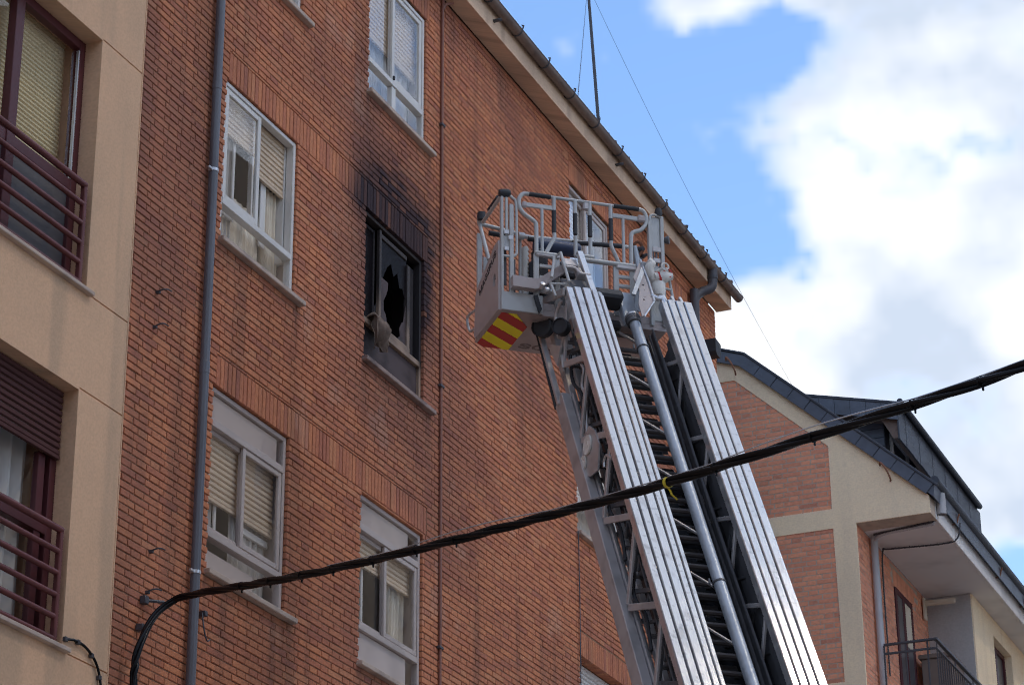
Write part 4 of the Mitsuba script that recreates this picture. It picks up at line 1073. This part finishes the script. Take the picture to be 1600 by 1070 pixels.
# left tip arm: inclined strut from the fourth rail up to the cage
put(K + '__tip_strut', MB().beam(LP(-.272, -.03, -.03), LP(-.335, .42, .05), 0.05, 0.04, Wd), 'mat_alu')
put(K + '__tip_strut', MB().tube([LP(-.478, .05, 0.01), LP(-.475, .44, 0.01), LP(-.52, .42, -.03), LP(-.60, .12, -.02)], 0.0125, 8), 'mat_cage', smooth=40)
put(K + '__tip_strut', MB().tube([LP(-.60, .10, -.06), LP(-.59, -.07, -.06)], 0.012, 8).tube([LP(-.60, .08, -.05), LP(-.48, .07, -.03)], 0.009, 6), 'mat_cage', smooth=40)
put(K + '__tip_box', MB().box(LP(-.41, .33, -.02), (.055, .03, .045), AX, 0.006).box(LP(-.31, .28, -.06), (.045, .03, .05), AX, 0.006), 'mat_alu_dull')
put(K + '__tip_pipe', MB().tube(spline([LP(-.47, .24, .02), LP(-.42, .24, .02), LP(-.39, .23, .02), LP(-.365, .18, .02), LP(-.33, .17, .02), LP(-.28, .17, .02)], 5), 0.012, 8), 'mat_alu_dull', smooth=40)
put(K + '__tip_plate', lbox(MB(), -.50, -.27, .05, .20, -.10, -.06, 0.01), 'mat_dark_metal')
put(K + '__tip_valve', MB().lathe([(0.0, -.03), (.026, -.028), (.03, 0), (.018, .02), (.018, .05), (0, .052)], LP(-.62, .05, -.10), Wd, 14).lathe([(0.0, -.02), (.02, -.018), (.02, .03), (0, .032)], LP(-.66, .10, -.1), Nd, 12), 'mat_zinc', smooth=40)
# round floodlights low on the left side
for (w, l, n, r_) in ((-.545, .06, -.46, .088), (-.53, -.27, -.205, .068)):
    m = MB().lathe([(0.0, -.075), (r_ * .55, -.07), (r_ * .95, -.03), (r_, .03), (r_ * 1.02, .045), (r_ * .9, .05), (r_ * .85, .035), (0, .03)], LP(w, l, n), unit(-Wd * 0.6 + Nd * 0.45 - Ld * 0.3), 22)
    put(K + '__floodlight', m, 'mat_rubber', smooth=35)
put(K + '__hose', MB().tube(spline([LP(-.53, -.06, -.10), LP(-.535, -.07, -.22), LP(-.535, -.14, -.27), LP(-.53, -.28, -.30)], 6), 0.014, 8), 'mat_alu_dull', smooth=40)
put(K + '__hose', MB().tube(spline([LP(-.5, -.28, -.15), LP(-.5, -.30, -.30), LP(-.5, -.33, -.36), LP(-.5, -.5, -.42)], 6), 0.010, 8), 'mat_alu_dull', smooth=40)
put(K + '__hose', MB().tube(spline([LP(-.46, -.72, -.2), LP(-.46, -.80, -.19), LP(-.46, -.88, -.285), LP(-.46, -1.03, -.28), LP(-.46, -1.3, -.42)], 6), 0.012, 8), 'mat_alu_dull', smooth=40)
put(K + '__gusset', MB().prism([(-.085, -.511), (-.369, -.309), (-.442, -.451)], LP(-.53, 0, 0), Ld, Nd, Wd, 0.012), 'mat_alu_dull')
put(K + '__lower_rail', lbox(MB(), -.545, -.50, -.76, .12, -.60, -.565, 0.006), 'mat_alu_dull')
put(K + '__hose', MB().tube([LP(-.545, .13, -.60), LP(-.53, -.3, -.64), LP(-.52, -.7, -.67)], 0.012, 8), 'mat_rubber', smooth=40)
for l0 in (-.4, -.9, -1.9, -2.8):
    pts = [LP(-.44, l0, -.36), LP(-.45, l0 - .25, -.42), LP(-.44, l0 - .5, -.36), LP(-.45, l0 - .8, -.40)]
    put(K + '__hose', MB().tube(spline(pts, 6), 0.014, 8), 'mat_rubber', smooth=40)
# pulley plate
pk = put(K + '__pulley_plate', MB().prism(sg.Polygon([(-1.38, -.40), (-1.38, -.28), (-1.50, -.22), (-1.66, -.215), (-1.80, -.33), (-1.72, -.46), (-1.58, -.56), (-1.48, -.52)]).buffer(0.01), LP(-.505, 0, 0), Ld, Nd, Wd, 0.012), 'mat_alu_dull')
for l, n, r_ in ((-1.499, -.354, .075), (-1.548, -.495, .058)):
    put(pk + '__pulley', MB().lathe([(0, -.006), (r_ * .3, -.008), (r_ * .35, -.003), (r_ * .85, -.003), (r_, -.008), (r_, .006), (0, .006)], LP(-.515, l, n), Wd, 24), 'mat_white_plastic', smooth=35)
put(K + '__hook', MB().tube(spline([LP(-.49, -1.95, -.10), LP(-.49, -1.84, -.16), LP(-.49, -1.83, -.22), LP(-.49, -1.87, -.25)], 5), 0.012, 8), 'mat_zinc', smooth=40)
# side skirt and turntable post carrying the ladder (below the frame)
put(K + '__turntable', MB().lathe([(.9, 0), (.9, 1.0), (.6, 1.1), (.5, 2.3), (0, 2.3)], V(13.95, 3.75, GZ + 0.004), (0, 0, 1), 32), 'mat_alu_dull', smooth=35)

# ------------------------------------------------------------------ rescue cage
Q = tag('rescue_cage', 'pale grey rescue cage with striped underside at the tip of the fire ladder', 'rescue cage')


def cbox(m, w0, w1, f0, f1, z0, z1, b=0.004):
    return m.box(CP((w0 + w1) / 2, (f0 + f1) / 2, (z0 + z1) / 2), (abs(w1 - w0) / 2, abs(f1 - f0) / 2, abs(z1 - z0) / 2), [Wd, Fd, UP], b)


fl = sg.Polygon([(-.945, .305), (.45, .305), (.45, 1.03), (-.86, 1.03), (-.945, .96)])
fk = put(Q + '__floor', MB().prism(fl, CP(0, 0, -.132), Wd, Fd, UP, 0.045), 'mat_cage_under')
plate = sg.Polygon([(-.925, .34), (-.80, .34), (-.645, .55), (-.645, 1.02), (-.86, 1.02), (-.925, .965)])
stripe_w = 0.138
for i in range(-2, 7):
    c0 = 0.30 + i * stripe_w
    st = sg.Polygon([(-1.1, c0 + (-1.1 + .925) * .75), (-.4, c0 + (-.4 + .925) * .75), (-.4, c0 + stripe_w + (-.4 + .925) * .75), (-1.1, c0 + stripe_w + (-1.1 + .925) * .75)]).intersection(plate)
    if st.area > 1e-4:
        put(fk + '__warning_stripe', MB().prism(st, CP(0, 0, -.1325), Wd, Fd, UP, -0.004), 'mat_yellow' if i % 2 else 'mat_red')
txt = meshkit.text_mesh('SOR', 0.085, 0.003, bold=True)
out = []
tv = np.array(txt.vertices) * V(1.5, 1, 1)
tv3 = CP(0, 0, 0) + (-.595 + tv[:, 0:1]) * Wd + (.965 - tv[:, 1:2]) * -0 * Fd + (.90 + tv[:, 1:2] * -0.0) * Fd * 0
tv3 = np.array([CP(-.60 + q[0], .955 - 0.085 + q[1] * -1 + 0.085, -.1328 - q[2]) for q in tv])
tf = np.array(txt.faces)
put(fk + '__lettering', trimesh.Trimesh(tv3, tf, process=False), 'mat_letter_faint')
# left side panel
sp = sg.Polygon([(.30, -.13), (.30, .47), (.40, .465), (.853, .285), (.885, .24), (.93, -.09), (.90, -.13)])
sp = sp.difference(sg.Polygon([(.40 + .035 * math.cos(t), .165 + .055 * math.sin(t)) for t in np.linspace(0, 6.283, 20)[:-1]]))
sk = put(Q + '__side_panel', MB().prism(sp, CP(-.945, 0, 0), Fd, UP, -Wd, 0.02), 'mat_cage_under')
put(sk + '__hand_hole', MB().prism(sg.Point(.40, .165).buffer(.06, 12), CP(-.935, 0, 0), Fd, UP, Wd, 0.008), 'mat_rubber')
tx = meshkit.text_mesh('MAGIRUS', 0.060, 0.003, bold=True)
tv = np.array(tx.vertices)
tl = tv[:, 0].max()
tdir = unit(-Fd * .55 + UP * .225)
tup = unit(UP * .55 + Fd * .225)
org = CP(-.9655, .775, .185)
put(sk + '__lettering', trimesh.Trimesh(org + tv[:, 0:1] * (0.47 / tl) * tdir + tv[:, 1:2] * 0.9 * tup - tv[:, 2:3] * Wd, np.array(tx.faces), process=False), 'mat_letter')
# near fascia, posts
put(Q + '__front_panel', cbox(MB(), -.945, -.60, .286, .304, -.130, .03, 0.004), 'mat_cage')
put(Q + '__front_panel', cbox(MB(), -.60, .45, .31, .326, -.085, -.02, 0.004), 'mat_cage_under')


def T_(key, pts, r=0.018, m='mat_cage', n=5, k=10, straight=False):
    p = [CP(*q) for q in pts]
    return put(Q + '__' + key, MB().tube(p if straight or len(p) < 3 else spline(p, n), r, k), m, smooth=40)


lp = put(Q + '__corner_post', cbox(cbox(MB(), -.945, -.922, .285, .32, -.12, .86), -.872, -.838, .285, .32, .0, .80), 'mat_cage')
put(lp + '__plate', cbox(cbox(cbox(MB(), -.865, -.83, .30, .32, .58, .80), -.93, -.87, .30, .315, .40, .52, 0.002), -.92, -.845, .295, .325, .545, .575), 'mat_cage')
put(lp + '__loop', MB().tube(spline([CP(-.935, .30, .84), CP(-.925, .30, .882), CP(-.89, .30, .89), CP(-.84, .30, .86), CP(-.812, .30, .80), CP(-.81, .30, .45), CP(-.815, .30, .37), CP(-.85, .30, .345), CP(-.935, .30, .34)], 5), 0.011, 8), 'mat_cage', smooth=40)
put(lp + '__inner_bar', cbox(MB(), -.905, -.883, .29, .31, .52, .86), 'mat_cage')
put(lp + '__dark_insert', cbox(cbox(MB(), -.915, -.885, .33, .345, .10, .48, .002), -.83, -.81, .33, .35, .10, .34, .003), 'mat_dark_metal')
put(lp + '__cap', MB().lathe([(0, -.05), (.028, -.048), (.035, -.02), (.035, .02), (.026, .042), (0, .05)], CP(-.905, .30, .895), Wd + UP * .15, 14), 'mat_rubber', smooth=40)
for (w, z) in ((-.90, .545), (-.865, .50), (-.90, .40)):
    put(lp + '__hinge', cbox(MB(), w - .02, w + .02, .28, .29, z - .018, z + .018, .003), 'mat_zinc')
# left side frame
T_('side_rail', [(-.925, .31, .885), (-.935, .78, .86)], .016)
T_('padded_rail', [(-.93, .40, .905), (-.935, .62, .893)], .017, 'mat_rubber')
T_('side_strut', [(-.94, .85, .87), (-.94, .61, .44)], .016)
T_('side_rail', [(-.93, .85, .875), (-.80, .86, .865), (-.5, .88, .835), (.37, .88, .872)], .017, straight=True)
T_('padded_rail', [(-.87, .82, .79), (-.70, .82, .785)], .022, 'mat_rubber')
T_('padded_rail', [(-.13, .86, .83), (.30, .86, .86)], .020, 'mat_rubber')
put(Q + '__far_post', cbox(MB(), -.95, -.905, .885, .91, .14, .81).box(CP(-.925, .86, .91), (.03, .03, .035), [Wd, Fd, UP], .012), 'mat_cage')
put(Q + '__far_plate', cbox(MB(), -.90, -.80, .88, .89, .14, .60), 'mat_cage')
put(Q + '__corner_pad', MB().lathe([(0, -.035), (.033, -.033), (.036, 0), (.033, .033), (0, .035)], CP(-.935, .82, .93), UP, 14), 'mat_rubber', smooth=40)
T_('side_loop', [(-.95, .93, .14), (-.97, 1.06, .14), (-.97, 1.09, .10), (-.96, 1.05, .0), (-.95, .93, -.02)], .011)
# equipment: blue roll, control panel, hoses
put(Q + '__equipment_roll', MB().lathe([(0, -.20), (.05, -.195), (.062, -.18), (.062, .18), (.05, .195), (0, .20)], CP(-.30, .78, .72), Wd, 20), 'mat_blue_roll', smooth=35)
put(Q + '__control_panel', cbox(cbox(MB(), -.62, -.50, .42, .52, .12, .52, .02), -.66, -.60, .40, .48, .08, .40, .03), 'mat_rubber')
pts = [CP(-.69 + .006 * (i % 2), .46, .06 + .46 * i / 24) for i in range(25)]
put(Q + '__corrugated_hose', MB().tube(pts, [0.026 + 0.006 * (i % 2) for i in range(25)], 10), 'mat_white_plastic', smooth=60)
T_('padded_rail', [(-.66, .46, .60), (-.57, .46, .60)], .02, 'mat_rubber')
T_('inner_post', [(-.735, .44, -.08), (-.735, .44, .60)], .014)
T_('inner_post', [(-.79, .44, .1), (-.79, .44, .38)], .014, 'mat_rubber')
put(Q + '__valve', MB().lathe([(0, -.03), (.03, -.028), (.03, .02), (.018, .025), (.018, .05), (0, .05)], CP(-.735, .40, .585), Wd, 12), 'mat_zinc', smooth=40)
put(Q + '__floor_box', cbox(cbox(MB(), -.55, -.15, .45, .85, -.085, .30, .02), -.42, -.25, .40, .5, .30, .42, .02), 'mat_dark_metal')
# near gate
T_('top_rail', [(-.52, .30, .918), (.02, .30, .922)], .014)
T_('padded_rail', [(-.705, .30, .918), (-.52, .30, .918)], .019, 'mat_rubber')
T_('padded_rail', [(.02, .30, .922), (.235, .30, .925)], .019, 'mat_rubber')
T_('bent_rail', [(-.705, .30, .918), (-.75, .30, .912), (-.785, .30, .87), (-.785, .30, .80), (-.75, .30, .74), (-.66, .30, .68), (-.645, .30, .63), (-.645, .30, .40)], .0175)
T_('bent_rail', [(.235, .30, .925), (.275, .30, .915), (.30, .30, .87), (.295, .30, .80), (.25, .30, .74), (.19, .30, .71), (.165, .30, .66), (.16, .30, .40)], .0175)
put(Q + '__mid_bar', cbox(MB(), -.735, -.505, .29, .31, .80, .838), 'mat_cage')
put(Q + '__mid_bar', cbox(MB(), .005, .225, .29, .31, .815, .853), 'mat_cage')
put(Q + '__mid_bracket', cbox(cbox(MB(), .225, .29, .28, .32, .81, .87, .01), -.765, -.72, .28, .32, .79, .845, .012), 'mat_cage_under')
for w, zz, lean in ((-.493, .585, -.07), (-.313, .44, 0), (-.187, .44, 0), (-.008, .585, .06)):
    T_('gate_bar', [(w, .30, .92), (w, .30, .80)], .0175)
    T_('padded_bar', [(w, .30, .80), (w, .30, .60 if lean else .615)], .0185, 'mat_rubber')
    T_('gate_bar', [(w, .30, .60), (w, .30, .56), (w + lean * .5, .30, .49), (w + lean, .30, .42)], .017)
T_('thin_bar', [(-.595, .30, .80), (-.595, .30, .41)], .0135)
T_('thin_bar', [(.098, .30, .82), (.098, .30, .42)], .0135)
T_('lower_rail', [(-.66, .30, .405), (-.44, .30, .405)], .020)
T_('lower_rail', [(-.32, .30, .43), (-.16, .30, .435)], .019)
T_('lower_rail', [(-.24, .30, .40), (.19, .30, .405)], .021)
for q in ((.03, .20, .28, .32, .36, .40, .008), (-.65, -.45, .28, .325, .375, .40, .008), (-.24, -.17, .29, .33, .85, .92, .01)):
    put(Q + '__rail_clamp', cbox(MB(), *q), 'mat_alu_dull')
for w in (-.645, -.47, .03, .17):
    put(Q + '__gate_post', cbox(MB(), w - .022, w + .022, .30, .325, -.05, .40), 'mat_cage')
for w0, w1, z in ((-.62, -.49, .30), (-.62, -.49, .20), (.05, .15, .30), (.05, .15, .22), (-.62, -.49, .08), (.05, .15, .1)):
    put(Q + '__step_bar', cbox(MB(), w0, w1, .30, .325, z - .015, z + .015), 'mat_cage')
# right corner post
rp = put(Q + '__corner_post', cbox(cbox(MB(), .312, .342, .285, .325, -.1, .855), .418, .448, .285, .325, -.1, .885), 'mat_cage')
put(rp + '__plate', cbox(cbox(MB(), .343, .417, .30, .318, .60, .875, .003), .343, .417, .302, .316, -.05, .44, .003), 'mat_cage')
put(rp + '__cross_piece', cbox(cbox(MB(), .343, .417, .282, .300, .555, .60, .006), .350, .410, .284, .302, .46, .50, .004), 'mat_alu_dull')
put(rp + '__slot_bar', cbox(cbox(cbox(MB(), .350, .358, .29, .30, .42, .58, .002), .402, .410, .29, .30, .42, .58, .002), .372, .390, .298, .306, .44, .56, .002), 'mat_dark_metal')
put(rp + '__cap', MB().lathe([(0, -.04), (.028, -.038), (.033, 0), (.024, .034), (0, .04)], CP(.41, .30, .92), UP, 14), 'mat_rubber', smooth=40)
put(rp + '__loop', MB().tube(spline([CP(.325, .29, .84), CP(.335, .29, .875), CP(.37, .29, .888), CP(.43, .29, .875)], 5), 0.011, 8), 'mat_cage', smooth=40)
put(rp + '__lamp', MB().lathe([(0, -.04), (.02, -.035), (.035, .01), (.033, .02), (0, .015)], CP(.475, .30, .68), Wd - Fd * .6, 14), 'mat_dark_metal', smooth=40)
for (w, z, r_) in ((.27, .60, .028), (.225, .56, .022), (.25, .50, .024), (.30, .55, .018)):
    put(Q + '__fitting', MB().lathe([(0, -.03), (r_, -.028), (r_ * 1.1, 0), (r_ * .7, .02), (r_ * .7, .04), (0, .042)], CP(w, .38, z), unit(-Fd + Wd * .4), 12), 'mat_dark_metal', smooth=40)
put(Q + '__fitting', MB().tube(spline([CP(.20, .36, .62), CP(.25, .36, .66), CP(.29, .36, .60), CP(.24, .36, .52)], 5), 0.012, 8), 'mat_rust', smooth=40)
T_('right_strut', [(.24, .34, .42), (.20, .34, .60)], .03, 'mat_pipe_alu')
# white water cannon in front of the right post
wc = put(Q + '__water_cannon', MB().lathe([(0, -.06), (.05, -.06), (.06, -.02), (.058, .05), (.045, .09), (.03, .10), (0, .10)], CP(.335, .18, .17), UP, 20).lathe([(0, -.07), (.045, -.068), (.052, -.02), (.05, .04), (.034, .06), (.034, .09), (0, .09)], CP(.36, .16, .27), unit(Wd + UP * .25), 18), 'mat_white_plastic', smooth=40)
put(wc + '__nozzle', MB().tube(spline([CP(.30, .17, .24), CP(.265, .16, .29), CP(.255, .15, .34), CP(.275, .15, .375), CP(.245, .15, .40)], 5), [.036] * 16 + [.03] * 5, 12), 'mat_white_plastic', smooth=40)
put(wc + '__red_band', MB().lathe([(.047, -.012), (.056, -.010), (.056, .010), (.047, .012)], CP(.33, .165, .262), unit(Wd + UP * .25), 18).lathe([(.030, -.004), (.040, -.004), (.040, .004), (.030, .004)], CP(.405, .13, .30), unit(-Fd + Wd * .1), 18), 'mat_red', smooth=40)
put(wc + '__hand_wheel', MB().tube([CP(.37 + .03 * math.cos(t), .10, .34 + .03 * math.sin(t)) for t in np.linspace(0, 6.283, 14)], .007, 6).tube([CP(.31, .13, .30), CP(.345, .11, .325)], .012, 8), 'mat_white_plastic', smooth=40)
T_('hand_rail', [(.40, .20, .35), (.425, .20, .36), (.47, .20, .12), (.475, .20, .05)], .0115, n=4)
T_('hand_rail', [(.30, .17, .155), (.36, .17, .165), (.40, .19, .19), (.45, .20, .19)], .010, n=4)
# arm that carries the cage on the ladder tip
arm = sg.Polygon([(-.87, .05), (-.87, .145), (-.70, .138), (-.655, .144), (-.475, .285), (-.44, .28), (-.44, .225), (-.64, .062), (-.68, .048)])
put(Q + '__carrying_arm', MB().prism(arm, CP(0, .215, 0), Wd, UP, Fd, 0.07), 'mat_cage_under')
put(Q + '__carrying_arm', MB().beam(CP(.18, .28, .0), CP(.24, .2, .40), .06, .04, Wd).beam(CP(.05, .24, .08), CP(-.02, .24, .10), .05, .05, UP), 'mat_pipe_alu')
put(Q + '__arm_plate', MB().prism(sg.Polygon([(-.685, .01), (-.655, .02), (-.62, -.10), (-.64, -.14)]), CP(0, .255, 0), Wd, UP, Fd, 0.02), 'mat_rubber')
